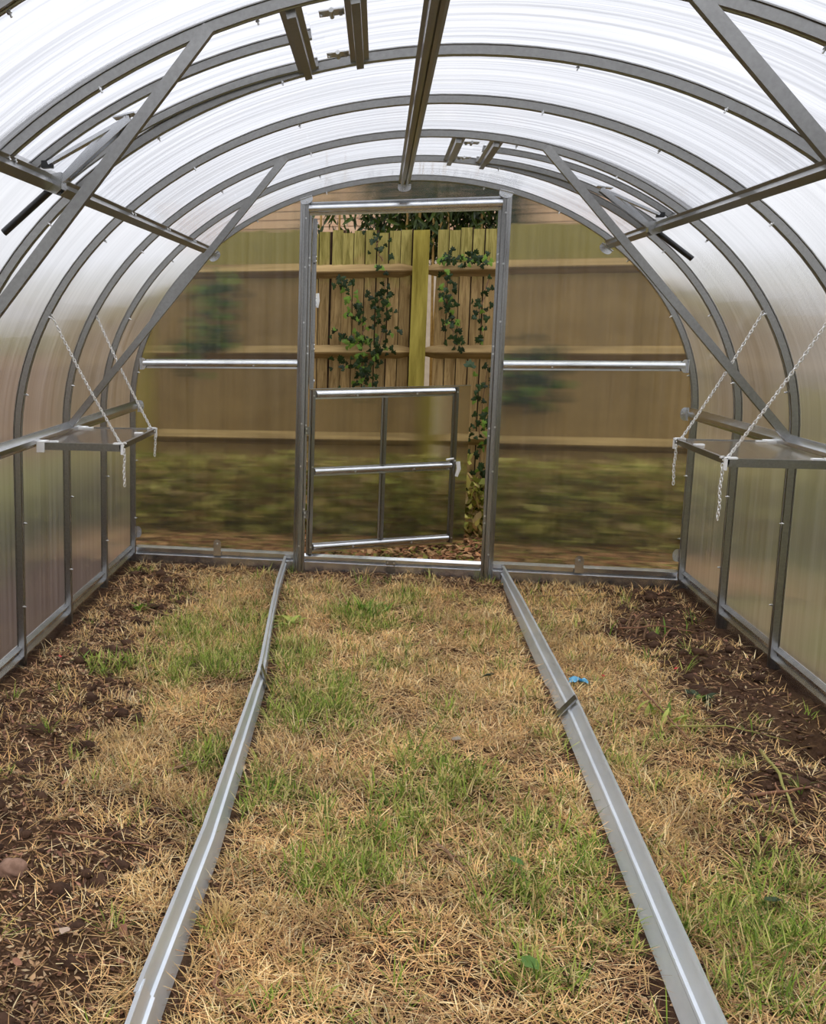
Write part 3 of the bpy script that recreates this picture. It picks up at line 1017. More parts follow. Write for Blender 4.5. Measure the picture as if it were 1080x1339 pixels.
# ------------------------------------------------------------------ path edging lengths lying on the ground
def edging(label, pts, grp='steel path edging lengths'):
    """pts: list of (xb, xt, ztop, y): bottom and top edge of a leaning stepped plate"""
    root = empty('path_edging', (pts[0][0], pts[0][3], 0))
    tag(root, label, 'edging strip', grp)
    ox, oy = pts[0][0], pts[0][3]
    P = []; Nn = []; Bn = []
    for xb, xt, zt_, y in pts:
        zb_ = hz(xb, y) * .5 + .004
        up = Vector((xt - xb, 0, zt_ - zb_)).normalized()
        face = Vector((up.z, 0, -up.x)) * (1 if xb < 0 else -1)   # towards the path
        P.append((xb - ox, y - oy, zb_)); Nn.append(face); Bn.append(up)
    H = .091
    SEC = [(0, -.002), (0, .0), (.037, .001), (.042, .008), (.047, .008), (.052, .0015), (H - .008, .002), (H - .006, .010), (H, .010), (H + .001, -.002)]
    b = MB().sweep(P, Nn, Bn, SEC)
    pl = b.build('plate', MT['edging'], root, 'auto')
    return root


def clip_plate(root, xb, xt, zt_, y, ox, oy):
    zb_ = hz(xb, y) * .5 + .004
    up = Vector((xt - xb, 0, zt_ - zb_)).normalized()
    face = Vector((up.z, 0, -up.x)) * (1 if xb < 0 else -1)
    p0 = Vector((xb - ox, y - oy, zb_)) + face * .010 + up * .002
    b = MB()
    b.prism([p0 + Vector((0, -.022, 0)), p0 + Vector((0, .022, 0)), p0 + up * .093 + Vector((0, .022, 0)), p0 + up * .093 + Vector((0, -.022, 0))], face * .005)
    return b.build('joint_clip', MT['steel'], root)


e1 = edging('far length of left steel path edging, bowed and narrow', [(-.583, -.593, .098, -.03), (-.572, -.585, .098, -.6), (-.545, -.560, .096, -1.2), (-.505, -.527, .092, -1.85), (-.497, -.52, .09, -2.02)])
e2 = edging('near length of left steel path edging, leaning outwards', [(-.494, -.520, .092, -1.97), (-.486, -.524, .09, -2.6), (-.480, -.528, .088, -3.3), (-.497, -.546, .088, -4.03)])
e3 = edging('length of left steel path edging closest to the doorway', [(-.494, -.541, .092, -3.99), (-.5, -.54, .092, -5.0), (-.5, -.54, .092, -5.7)])
e4 = edging('far length of right steel path edging by the far sill', [(.588, .600, .098, -.03), (.580, .612, .092, -.7), (.576, .622, .085, -1.4), (.572, .630, .078, -2.05)])
e5 = edging('near length of right steel path edging, broad face leaning up', [(.572, .630, .078, -2.055), (.556, .614, .078, -2.9), (.533, .593, .076, -3.76), (.520, .580, .076, -4.4)])
clip_plate(e5, .572, .630, .078, -2.06, .572, -2.055)
clip_plate(e2, -.4935, -.520, .092, -2.0, -.494, -1.97)

# ------------------------------------------------------------------ boundary fence behind the far end
FY = 1.32
fence = empty('timber_fence', (0, FY, 0))
tag(fence, 'weathered feather-edge timber fence behind the doorway, green with algae on top', 'fence')
bw = .0755
MT['board_shade'] = pbr('board_edge_shade', lin(52, 36, 24), lin(74, 52, 34), rough=.95, scale=30)  # dark brown paints the shade lines between boards onto edges and recesses


def board_me(w, h, seed):
    b = MB()
    b.prism([(0, -.004, 0), (w - .007, .003, 0), (w - .007, .013, 0), (w + .010, .014, 0), (w + .010, .019, 0), (0, .019, 0)], (0, 0, h))
    me = b.mesh('board', MT['board'])
    me.materials.append(MT['board_shade'])
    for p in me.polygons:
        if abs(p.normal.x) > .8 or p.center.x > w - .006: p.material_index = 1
    return me
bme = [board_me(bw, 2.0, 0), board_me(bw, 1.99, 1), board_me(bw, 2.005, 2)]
xs = []
x = .248
while x < 3.3: xs.append(x); x += bw
x = .097 - bw
while x > -3.4: xs.append(x); x -= bw
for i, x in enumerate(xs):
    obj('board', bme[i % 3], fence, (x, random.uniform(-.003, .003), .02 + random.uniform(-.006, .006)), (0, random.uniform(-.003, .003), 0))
b = MB(); b.prism([(.094, -.085, -.05), (.194, -.085, -.05), (.194, .015, -.05), (.094, .015, -.05)], (.0, 0, 2.06))
b.build('post', MT['post'], fence)
for px in (-1.72, 1.98, -3.4):
    b = MB(); b.prism([(px, -.06, -.05), (px + .1, -.06, -.05), (px + .1, .03, -.05), (px, .03, -.05)], (0, 0, 2.05)); b.build('post', MT['post'], fence)
for z in (1.758, 1.225, .655, .14):
    for x0, x1 in ((-3.4, -1.64), (-1.70, .125), (.165, 2.0), (2.06, 3.35)):
        n = 6
        P = [(x0 + .001, 0, z), (x0 + .10, 0, z), (x1 - .10, 0, z), (x1 - .001, 0, z)]
        sec = [(.046, 0), (-.046, 0), (-.008, -.052), (.0, -.055)]
        vs = []
        for j, p in enumerate(P):
            f = .45 if j in (0, 3) else 1
            vs += [(p[0], d * f, p[2] + w * f) for w, d in sec]
        fs = []
        for i in range(3):
            for k in range(4):
                fs.append((i * 4 + k, i * 4 + (k + 1) % 4, (i + 1) * 4 + (k + 1) % 4, (i + 1) * 4 + k))
        fs += [(3, 2, 1, 0), (12, 13, 14, 15)]
        MB().add(vs, fs).build('rail', MT['rail'], fence)
b = MB(); b.box(-3.4, .09, -.01, .02, -.08, .13); b.build('gravel_board', MT['rail'], fence)
b = MB(); b.box(.20, 3.35, -.01, .02, -.08, .13); b.build('gravel_board', MT['rail'], fence)

# neighbouring wall of sandy brick
BY = 4.6
wb = MB(); wb.box(-2.5, 2.7, BY + .012, BY + .25, -.3, 2.88)
nbw = wb.build('wall_neighbour', MT['mortar']); tag(nbw, 'sandy pink brick wall of the neighbouring building behind the fence', 'wall', kind='structure')
bb = MB(); bb.box(-.105, .105, 0, .03, -.0325, .0325)
brick_me = bb.mesh('brick', MT['brick'])
row = 0
z = 2.08
while z < 2.86:
    x = -2.35 + (.1125 if row % 2 else 0)
    while x < 2.4:
        obj('brick', brick_me, nbw, (x, BY + random.uniform(-.003, .003), z)); x += .225
    z += .075; row += 1


# ------------------------------------------------------------------ planting
def leaf_mesh(name, kind, mat):
    """kinds: ivy (five-lobed), lance (bamboo), oval"""
    b = MB()
    if kind == 'ivy':
        out = [(0, 0), (.42, -.12), (.62, .20), (.36, .34), (.40, .66), (.16, .62), (0, 1.0), (-.16, .62), (-.40, .66), (-.36, .34), (-.62, .20), (-.42, -.12)]
        c = (0, .35)
    elif kind == 'lance':
        out = [(0, 0), (.07, .15), (.09, .40), (.06, .72), (0, 1.0), (-.06, .72), (-.09, .40), (-.07, .15)]
        c = (0, .42)
    else:
        out = [(0, 0), (.2, .15), (.3, .42), (.22, .75), (0, 1.0), (-.22, .75), (-.3, .42), (-.2, .15)]
        c = (0, .45)
    vs = [(c[0], c[1], .06)] + [(x, y, .0 if i % 2 else -.03) for i, (x, y) in enumerate(out)]
    n = len(out)
    b.add(vs, [(0, i + 1, (i + 1) % n + 1) for i in range(n)])
    me = bpy.data.meshes.new(name); me.from_pydata(b.v, [], b.f); me.materials.append(mat)
    return me


MT['ivy_d'] = leafy('ivy_dark', False, lin(44, 62, 30), .2, .35, .45)
MT['ivy_b'] = leafy('ivy_bright', False, lin(122, 156, 62), .35, .45, .25)
MT['bam'] = leafy('bamboo_leaf', False, lin(58, 72, 24), .3, .45, .55)
ivyD = leaf_mesh('leaf', 'ivy', MT['ivy_d']); ivyB = leaf_mesh('leaf', 'ivy', MT['ivy_b'])
bamL = leaf_mesh('leaf', 'lance', MT['bam'])
MT['cane'] = pbr('bamboo_cane', lin(150, 118, 58), lin(186, 152, 84), rough=0.6, scale=20)


def ivy(label, path, n, spread, bright=0.2, size=(.022, .040), seed=0):
    """climbing stem along (x,z) path on the fence face with leaves as parts"""
    R_ = random.Random(seed)
    x0, z0 = path[0]
    yb = FY - .028
    root = empty('ivy_vine', (x0, yb, z0)); tag(root, label, 'ivy', 'ivy climbing the fence')
    pts = []
    for i in range(len(path) - 1):
        for j in range(6):
            f = j / 6
            x = path[i][0] * (1 - f) + path[i + 1][0] * f; z = path[i][1] * (1 - f) + path[i + 1][1] * f
            pts.append((x - x0 + R_.uniform(-.008, .008), -.008 + R_.uniform(-.006, .004), z - z0))
    pts.append((path[-1][0] - x0, -.008, path[-1][1] - z0))
    MB().tube(pts, [.004 * (1 - .6 * i / len(pts)) + .001 for i in range(len(pts))], 5).build('stem', MT['twig'], root)
    for i in range(n):
        p = pts[R_.randrange(len(pts))]
        s = R_.uniform(*size)
        e = (PI / 2 + R_.uniform(-.7, .5), R_.uniform(-.6, .6), R_.uniform(-.9, .9))
        rr = (PI / 2 + R_.uniform(-.5, .6), R_.uniform(-2.6, 2.6), R_.uniform(-.6, .6))
        obj('leaf', ivyB if R_.random() < bright else ivyD, root, (p[0] + R_.gauss(0, spread), p[1] - R_.uniform(.012, .06), p[2] + R_.gauss(0, spread * .8)), rr, (s * 1.15, s, s))


ivy('ivy with bright young leaves left of the fence post below the top rail', [(-.22, 1.25), (-.20, 1.40), (-.28, 1.55), (-.33, 1.68)], 58, .035, .45, seed=1)
ivy('dark ivy column climbing the boards just left of the fence post', [(-.13, 1.20), (-.08, 1.35), (-.12, 1.5), (-.07, 1.7)], 75, .04, .12, seed=2)
ivy('pale ivy sprig reaching left above the middle fence rail', [(-.20, 1.27), (-.30, 1.30), (-.38, 1.36)], 30, .03, .6, seed=3)
ivy('ivy clump below the middle fence rail behind the half door', [(-.20, 1.02), (-.22, 1.10), (-.15, 1.17), (-.36, 1.12)], 70, .05, .3, seed=4)
ivy('thin ivy trailing over the fence top right of the green boards', [(-.10, 1.82), (-.14, 1.90), (-.12, 1.98)], 22, .05, .15, seed=5)
ivy('ivy hanging on the boards just right of the fence post', [(.31, 1.72), (.32, 1.55), (.36, 1.38), (.39, 1.24)], 70, .022, .12, seed=6)
ivy('ivy tuft sitting on the top rail right of the fence post', [(.28, 1.80), (.36, 1.82), (.45, 1.83), (.55, 1.80)], 52, .03, .15, seed=7)
ivy('sparse dark ivy sprig on the boards near the right door post', [(.58, 1.70), (.53, 1.5), (.55, 1.3)], 26, .03, .1, seed=8)
ivy('ivy covering the fence foot beside the right door post', [(.60, .10), (.58, .4), (.56, .75), (.60, 1.15)], 110, .045, .25, seed=9)
ivy('ivy spreading on the fence seen through the left end panel', [(-1.35, 1.2), (-1.15, 1.4), (-1.2, 1.65)], 80, .09, .35, (.04, .065), seed=10)
ivy('ivy mass on the fence seen through the right end panel', [(.72, .9), (.85, 1.05), (.80, 1.2)], 70, .09, .3, (.04, .065), seed=11)


def bamboo(label, x, y, top, n, spread, canes, seed, droop=0.6):
    R_ = random.Random(seed)
    root = empty('bamboo', (x, y, -.03)); tag(root, label, 'bamboo', 'bamboo over the fence')
    heads = []
    for c in range(canes):
        dx = R_.uniform(-spread, spread) * .8
        P = [(dx * .6, R_.uniform(-.05, .05), 0), (dx * .8, 0, 1.2), (dx + R_.uniform(-.06, .06), R_.uniform(-.08, .08), top + .35)]
        MB().tube(P, [.011, .010, .007], 6).build('cane', MT['cane'], root)
        heads.append(P)
    for i in range(n):
        hx = R_.uniform(-spread, spread); hzz = top - .42 + .62 * R_.random()
        L_ = R_.uniform(.06, .13)
        ang = R_.uniform(-2.4, 2.4)
        obj('leaf', bamL, root, (hx, R_.uniform(-.22, .22), hzz), (-PI / 2 + R_.uniform(-.6, .6), ang * .5, R_.uniform(-1.2, 1.2)), (L_ * 1.25, L_, L_))
    if n > 200:
        g = np.random.default_rng(seed)
        m = 1100
        p = np.stack([g.uniform(-spread * 1.1, spread * 1.1, m), g.uniform(.02, .42, m), g.uniform(top - .52, top + .22, m)], 1)
        a = g.normal(size=(m, 3)) * np.array([.7, .6, 1.0]); a /= np.linalg.norm(a, axis=1)[:, None]
        b_ = np.cross(a, g.normal(size=(m, 3))); b_ /= np.linalg.norm(b_, axis=1)[:, None]
        L2 = g.uniform(.035, .07, m)[:, None]
        v = np.stack([p - a * L2, p + b_ * L2 * .2, p + a * L2, p - b_ * L2 * .2], 1).reshape(-1, 3)
        cl = np.array([lin(46, 58, 20)[:3], lin(62, 74, 26)[:3], lin(36, 44, 18)[:3]])[g.integers(0, 3, m)]
        o = obj('foliage', np_mesh('foliage', v, np.arange(m * 4).reshape(-1, 4), MT['foliage'], np.repeat(cl, 4, 0)), root)
        o['kind'] = 'stuff'
    return root


bamboo('bamboo with drooping leaves over the fence at the left of the doorway', -.42, 1.95, 2.46, 120, .26, 2, 1)
bamboo('dense bamboo over the fence just left of the fence post', .02, 2.0, 2.42, 290, .24, 3, 2)
bamboo('bamboo over the fence right of the fence post with tan canes', .34, 1.95, 2.42, 295, .22, 3, 3)
bamboo('dark bamboo over the fence beside the right door post', .66, 2.05, 2.42, 290, .20, 2, 4)


# hedges, verge growth: masses nobody could count
def leaf_mass(name, label, cat, boxes, n, cols, size, seed=0):
    g = np.random.default_rng(seed)
    co = []; c = []
    for (x0, x1, y0, y1, z0, z1), m in boxes:
        p = np.stack([g.uniform(x0, x1, m), g.uniform(y0, y1, m), z0 + (z1 - z0) * g.random(m) ** 1.0 * (0.75 + .25 * fbm(g.uniform(x0, x1, m), g.uniform(y0, y1, m), 2, 4))], 1)
        co.append(p)
    p = np.concatenate(co); m = len(p)
    a = g.normal(size=(m, 3)); a /= np.linalg.norm(a, axis=1)[:, None]
    b_ = np.cross(a, g.normal(size=(m, 3))); b_ /= np.linalg.norm(b_, axis=1)[:, None]
    s = g.uniform(size[0], size[1], m)[:, None]
    v = np.stack([p - a * s, p + b_ * s * .45, p + a * s, p - b_ * s * .45], 1).reshape(-1, 3)
    q = np.arange(m * 4).reshape(-1, 4)
    cl = np.array(cols)[g.integers(0, len(cols), m)] * g.uniform(.7, 1.25, (m, 1))
    o = obj(name, np_mesh(name, v, q, MT['foliage'], np.repeat(cl, 4, 0)))
    tag(o, label, cat, kind='stuff')
    return o


gcol = [lin(168, 166, 80)[:3], lin(140, 144, 64)[:3], lin(208, 200, 118)[:3]]
dcol = [tuple(min(1, v * 1.3) for v in c) for c in gcol] + [lin(186, 154, 100)[:3], lin(214, 188, 134)[:3], lin(140, 144, 60)[:3]]
leaf_mass('verge_growth', 'ivy, weeds and rough grass growing along the fence foot', 'undergrowth',
          [((-3.2, .5, 1.02, 1.30, .0, .62), 5200), ((.66, 3.0, 1.02, 1.30, .0, .62), 3800), ((.50, .66, 1.08, 1.30, .0, .42), 320)], 0, dcol, (.02, .06), 1)
leaf_mass('hedge', 'low green hedge outside the right wall', 'hedge', [((3.6, 4.6, -7, 3, .0, 1.35), 9000)], 0, gcol, (.04, .10), 2)
leaf_mass('tree_row', 'pale leafless shrubs outside the right wall', 'shrubs', [((4.7, 5.6, -7, 4, .9, 2.5), 5200)], 0, [lin(196, 178, 152)[:3], lin(176, 160, 132)[:3], lin(208, 196, 172)[:3]], (.05, .12), 5)
leaf_mass('hedge', 'shrubs outside beyond the left wall', 'hedge', [((-4.9, -3.9, -7, 3, 1.0, 2.1), 7000), ((-3.4, -2.6, -5, 1.2, 0, .55), 5000)], 0, gcol + [lin(150, 140, 110)[:3]], (.04, .11), 3)
# side fence on the left (seen only through the sheets)
sf = empty('side_fence', (-3.8, -2, 0)); tag(sf, 'pinkish brown timber fence outside the left wall', 'fence')
MT['sidefence'] = pbr('pinkish_timber', lin(160, 124, 98), lin(196, 160, 132), rough=.9, scale=6, stretch=(1, 1, .2))
b = MB(); b.box(-.012, .012, -.07, .07, 0, 1.62)
sb = b.mesh('board', MT['sidefence'])
for i in range(62):
    obj('board', sb, sf, (0, -4.6 + i * .145, -.03))
for z in (.3, 1.3):
    b = MB(); b.box(-.05, -.012, -4.7, 4.4, z - .04, z + .04); b.build('rail', MT['sidefence'], sf)


# ------------------------------------------------------------------ grass and straw
def blades(base, heading, length, width, lean, curl, color, jitter_tip=None):
    """curved tapering blades; lean = start angle from vertical, curl = added angle along the blade"""
    n = len(base)
    hd = np.stack([np.cos(heading), np.sin(heading), np.zeros(n)], 1)
    sd = np.stack([-np.sin(heading), np.cos(heading), np.zeros(n)], 1)
    up = np.array([0, 0, 1.0])
    pts = [base]
    p = base
    for i in range(3):
        a = np.clip(lean + curl * (i + .5) / 3, 0, 1.62)[:, None]
        p = p + (np.sin(a) * hd + np.cos(a) * up) * (length / 3)[:, None]
        pts.append(p)
    w = width[:, None] * .5
    v = np.stack([pts[0] - sd * w * .8, pts[0] + sd * w * .8, pts[1] - sd * w, pts[1] + sd * w, pts[2] - sd * w * .7, pts[2] + sd * w * .7, pts[3]], 1)
    v = v.reshape(-1, 3)
    t = np.array([[0, 1, 3], [0, 3, 2], [2, 3, 5], [2, 5, 4], [4, 5, 6]])
    tris = (np.arange(n)[:, None, None] * 7 + t[None]).reshape(-1, 3)
    c = np.repeat(color, 7, 0)
    return v, tris, c


def tone(c, x, y, seed):
    t = .36 + 1.28 * fbm(x, y, 5.0, seed)
    warm = (fbm(x, y, 3.0, seed + 9) - .5) * .35
    return c * t[:, None] * np.stack([1 + warm * .4, np.ones_like(warm), 1 - warm * .5], 1)


def pal(cols, idx, vary):
    cols = np.array([lin(*c)[:3] for c in cols])
    c = cols[idx] * rng.uniform(1 - vary, 1 + vary, (len(idx), 1))
    return c


def scatter(n, x0, x1, y0, y1):
    return rng.uniform(x0, x1, n), rng.uniform(y0, y1, n)


def clip_area(x, y):
    keep = np.abs(x) < 1.46
    # wedge outside the photograph's reach, with a margin
    keep &= np.abs(x) < 1.0 + (y + 4.75) * .62
    return keep


EDGE_L = np.array([(-6, -.5, -.54), (-4.03, -.497, -.546), (-3.3, -.48, -.528), (-2.6, -.486, -.524), (-2.0, -.496, -.52), (-1.2, -.545, -.56), (-.6, -.572, -.585), (0, -.583, -.593)])
EDGE_R = np.array([(-6, .5, .56), (-4.4, .52, .58), (-3.76, .533, .593), (-2.9, .556, .614), (-2.05, .572, .63), (-1.4, .576, .622), (-.7, .58, .612), (0, .588, .6)])


def off_edging(x, y, m=.022):
    lb = np.interp(y, EDGE_L[:, 0], EDGE_L[:, 1]); lt = np.interp(y, EDGE_L[:, 0], EDGE_L[:, 2])
    rb = np.interp(y, EDGE_R[:, 0], EDGE_R[:, 1]); rt = np.interp(y, EDGE_R[:, 0], EDGE_R[:, 2])
    return ~(((x > lt - .012) & (x < lb + m)) | ((x > rb - m) & (x < rt + .012)))


# green and yellowing live grass in tufts
def tuft_points(n_t, per, area, prob, rad):
    tx, ty = scatter(n_t, *area)
    k = clip_area(tx, ty) & (rng.random(n_t) < prob(tx, ty))
    tx, ty = tx[k], ty[k]
    x = np.repeat(tx, per) + rng.normal(0, rad, len(tx) * per)
    y = np.repeat(ty, per) + rng.normal(0, rad, len(tx) * per)
    out = np.arctan2(y - np.repeat(ty, per), x - np.repeat(tx, per))
    tid = np.repeat(rng.random(len(tx)), per)
    return x, y, out, tid


AREA = (-1.46, 1.46, -4.75, -.03)


def make_green():
    pr = lambda x, y: np.clip(greenness(x, y) * 1.2 - .16, .07, .9) * (1 - .82 * soilness(x, y))
    x, y, out, tid = tuft_points(15000, 14, AREA, pr, .014)
    n = len(x)
    k = (np.abs(x) < 1.46) & off_edging(x, y)
    x, y, out, tid = x[k], y[k], out[k], tid[k]; n = len(x)
    z = height(x, y) - .004
    L_ = rng.uniform(.035, .085, n) * (0.75 + .5 * tid)
    hd_ = out + rng.normal(0, .9, n)
    idx = rng.integers(0, 6, n)
    c = pal([(112, 138, 40), (138, 160, 50), (158, 176, 66), (184, 186, 94), (94, 118, 38), (222, 200, 130)], idx, .18)
    return blades(np.stack([x, y, z], 1), hd_, L_, rng.uniform(.0022, .0042, n), rng.uniform(.1, .9, n), rng.uniform(.2, 1.1, n), c)


def make_dry():
    pr = lambda x, y: np.clip(1.05 - greenness(x, y) * .75, .12, 1) * (1 - .88 * soilness(x, y)) * np.clip(fbm(x, y, 6.0, 71) * 4.2 - 1.45, .06, 1)
    x, y, out, tid = tuft_points(15500, 13, AREA, pr, .016)
    k = (np.abs(x) < 1.46) & off_edging(x, y)
    x, y, out, tid = x[k], y[k], out[k], tid[k]; n = len(x)
    z = height(x, y) - .004
    L_ = rng.uniform(.025, .065, n) * (.7 + .6 * tid)
    hd_ = out + rng.normal(0, 1.1, n)
    idx = rng.integers(0, 6, n)
    c = pal([(248, 210, 146), (240, 196, 130), (254, 232, 178), (226, 178, 118), (214, 182, 110), (248, 210, 138)], idx, .14)
    c = tone(c, x, y, 51)
    return blades(np.stack([x, y, z], 1), hd_, L_, rng.uniform(.0016, .0032, n), rng.uniform(.25, 1.2, n), rng.uniform(.2, 1.0, n), c)


def make_straw(n0=120000):
    x, y = scatter(n0, *AREA)
    s = soilness(x, y)
    k = clip_area(x, y) & (rng.random(n0) < (1 - np.where(x > .7, .93, .82) * s) * (1 - .35 * greenness(x, y))) & off_edging(x, y, .03)
    x, y, s = x[k], y[k], s[k]; n = len(x)
    z = height(x, y) + rng.uniform(-.002, .020, n) * (1 - .6 * s)
    L_ = rng.uniform(.025, .09, n)
    idx = rng.integers(0, 7, n)
    c = pal([(246, 206, 144), (234, 190, 130), (254, 228, 172), (208, 158, 106), (176, 130, 88), (222, 182, 116), (142, 102, 68)], idx, .16)
    c = tone(c, x, y, 61)
    return blades(np.stack([x, y, z], 1), rng.uniform(0, 2 * PI, n), L_, rng.uniform(.0014, .003, n), rng.uniform(1.2, 1.6, n), rng.uniform(-.1, .35, n), c)


def make_chips(n0=110000):
    """chaff, bark flakes and crumbled leaf on the soil"""
    x, y = scatter(n0, *AREA)
    s = soilness(x, y)
    rgt_ = sm(x, .8, 1.1)
    k = clip_area(x, y) & (rng.random(n0) < (.12 + .88 * s) * (1 - .72 * rgt_))
    x, y = x[k], y[k]; n = len(x)
    z = height(x, y) + rng.uniform(.001, .009, n)
    a = rng.uniform(0, 2 * PI, n); L_ = rng.uniform(.003, .012, n); w = L_ * rng.uniform(.2, .6, n)
    d = np.stack([np.cos(a), np.sin(a), rng.normal(0, .35, n)], 1); e = np.stack([-np.sin(a), np.cos(a), rng.normal(0, .35, n)], 1)
    p = np.stack([x, y, z], 1)
    v = np.stack([p - d * L_[:, None], p - e * w[:, None], p + d * L_[:, None], p + e * w[:, None]], 1).reshape(-1, 3)
    i4 = np.arange(n)[:, None] * 4
    tris = np.concatenate([i4 + np.array([[0, 1, 2]]), i4 + np.array([[0, 2, 3]])], 0)
    idx = rng.integers(0, 9, n)
    c = pal([(120, 84, 60), (96, 66, 48), (150, 108, 78), (176, 134, 96), (198, 160, 118), (160, 112, 90), (84, 60, 44), (110, 80, 52), (204, 176, 136)], idx, .2)
    return v, tris, np.repeat(c, 4, 0)


def add_stuff(name, data, label, cat):
    v, t, c = data
    o = obj(name, np_mesh(name, v, t, MT['blades'], c))
    tag(o, label, cat, kind='stuff')


add_stuff('green_grass', make_green(), 'patches of green grass blades growing in the floor', 'grass')
add_stuff('dry_grass', make_dry(), 'tufts of dried tan grass covering the floor', 'grass')
add_stuff('straw', make_straw(), 'loose dry straw strewn over the floor', 'straw')
add_stuff('leaf_litter', make_chips(), 'brown chaff and crumbled leaf bits on the soil', 'litter')


def make_outer(n=16000):
    x = rng.uniform(-2.6, 2.6, n); y = rng.uniform(.06, 1.28, n)
    z = np.where(x < 1.7, height(x, y), -.03) + rng.uniform(.002, .03, n)
    a = rng.uniform(0, 2 * PI, n); L_ = rng.uniform(.012, .035, n); w = L_ * rng.uniform(.2, .6, n)
    d = np.stack([np.cos(a), np.sin(a), rng.normal(0, .3, n)], 1); e = np.stack([-np.sin(a), np.cos(a), rng.normal(0, .3, n)], 1)
    p = np.stack([x, y, z], 1)
    v = np.stack([p - d * L_[:, None], p - e * w[:, None], p + d * L_[:, None], p + e * w[:, None]], 1).reshape(-1, 3)
    i4 = np.arange(n)[:, None] * 4
    tris = np.concatenate([i4 + np.array([[0, 1, 2]]), i4 + np.array([[0, 2, 3]])], 0)
    c = pal([(196, 140, 96), (168, 116, 82), (222, 178, 126), (144, 100, 70), (150, 146, 70), (206, 160, 116), (120, 124, 56)], rng.integers(0, 7, n), .2)
    return v, tris, np.repeat(c, 4, 0)


add_stuff('fallen_leaves', make_outer(), 'orange-brown fallen leaves and bits outside the far end', 'leaf litter')


# crumbled soil lumps on the dug ground
def make_clods(n0=9000):
    ico_v = []; t = (1 + 5 ** .5) / 2
    iv = np.array([(-1, t, 0), (1, t, 0), (-1, -t, 0), (1, -t, 0), (0, -1, t), (0, 1, t), (0, -1, -t), (0, 1, -t), (t, 0, -1), (t, 0, 1), (-t, 0, -1), (-t, 0, 1)]) / math.sqrt(1 + t * t)
    it = np.array([(0, 11, 5), (0, 5, 1), (0, 1, 7), (0, 7, 10), (0, 10, 11), (1, 5, 9), (5, 11, 4), (11, 10, 2), (10, 7, 6), (7, 1, 8), (3, 9, 4), (3, 4, 2), (3, 2, 6), (3, 6, 8), (3, 8, 9), (4, 9, 5), (2, 4, 11), (6, 2, 10), (8, 6, 7), (9, 8, 1)])
    x, y = scatter(n0, *AREA)
    s = soilness(x, y)
    k = (np.abs(x) < 1.45) & (rng.random(n0) < s * np.where(x > 0, 1, .6)) & clip_area(x, y)
    x, y = x[k], y[k]; n = len(x)
    r = rng.uniform(.005, .015, n) * np.where(rng.random(n) < .12, 2.6, 1)
    v = iv[None] * rng.uniform(.65, 1.25, (n, 12, 1)) * r[:, None, None]
    v[..., 2] *= .7
    p = np.stack([x, y, height(x, y) + r * .15], 1)
    v = (v + p[:, None]).reshape(-1, 3)
    tris = (np.arange(n)[:, None, None] * 12 + it[None]).reshape(-1, 3)
    return v, tris


v, t_ = make_clods()
o = obj('soil_crumbs', np_mesh('soil_crumbs', v, t_, MT['soil'], smooth=True))
tag(o, 'crumbs and lumps of dark dug soil along the walls', 'soil', kind='stuff')


# ------------------------------------------------------------------ individual bits on the ground
def twig(label, pts, r, mat, lift=.012):
    x0, y0 = pts[0]
    root_z = hz(x0, y0)
    P = []
    n = len(pts)
    for i, (x, y) in enumerate(pts):
        P.append((x - x0, y - y0, hz(x, y) + lift + (.006 if 0 < i < n - 1 else 0) - root_z))
    # finer, slightly crooked line
    Q = []
    for i in range(n - 1):
        for j in range(4):
            f = j / 4
            a, c = Vector(P[i]), Vector(P[i + 1])
            Q.append(a.lerp(c, f) + Vector((random.uniform(-.003, .003), random.uniform(-.003, .003), random.uniform(-.001, .003))))
    Q.append(Vector(P[-1]))
    o = MB().tube(Q, [r * (1 - .55 * i / len(Q)) for i in range(len(Q))], 7).build('twig', mat, None, True)
    o.location = (x0, y0, root_z)
    tag(o, label, 'twig', 'twigs on the ground')
    # a broken side shoot
    i = len(Q) // 2
    d = (Q[i + 1] - Q[i]).normalized()
    s_ = Vector((-d.y, d.x, .35)) * (.02 + random.random() * .02)
    MB().tube([Q[i], Q[i] + s_ * .6 + d * .01, Q[i] + s_ + d * .025], [r * .6, r * .45, r * .3], 5).build('side_shoot', mat, o, True)


twig('long greenish twig lying on dark soil at the right', [(1.16, -2.256), (1.13, -2.5), (1.085, -2.776)], .006, MT['twig_green'])
twig('reddish brown twig crossing the greenish one at the right', [(1.005, -2.655), (1.09, -2.62), (1.20, -2.55)], .0065, MT['twig_red'], .02)
twig('grey bark twig below the reddish one at the right', [(.985, -2.68), (1.03, -2.73), (1.075, -2.776)], .008, MT['twig'])
twig('thin brown stem slanting across dry grass right of the joint clip', [(.905, -1.70), (.92, -1.95), (.945, -2.25)], .0045, MT['twig_red'], .03)
twig('short dark twig in green grass between the edgings', [(.095, -3.12), (.125, -3.19), (.158, -3.26)], .006, MT['twig'])
twig('reddish stem lying across the left litter', [(-.945, -3.304), (-.78, -3.33), (-.633, -3.319)], .0035, MT['twig_red'])
twig('curved brown root near the bottom of the left edging', [(-.40, -3.78), (-.405, -3.88), (-.36, -3.95), (-.28, -3.98)], .004, MT['twig_red'])
twig('pale stick in the left litter beside dry grass', [(-.74, -2.86), (-.66, -2.78), (-.6, -2.72)], .006, MT['twig'])
twig('pale root lying on soil by the far left corner', [(-1.22, -.35), (-1.12, -.42), (-1.02, -.40)], .006, MT['twig'])
twig('yellowish stem lying across the right soil near the wall', [(.92, -2.13), (1.1, -2.1), (1.33, -2.02)], .0035, MT['twig_green'], .03)
twig('reddish stem arching over the right soil by the middle rib', [(.98, -1.0), (1.15, -.98), (1.33, -.92)], .004, MT['twig_red'], .05)
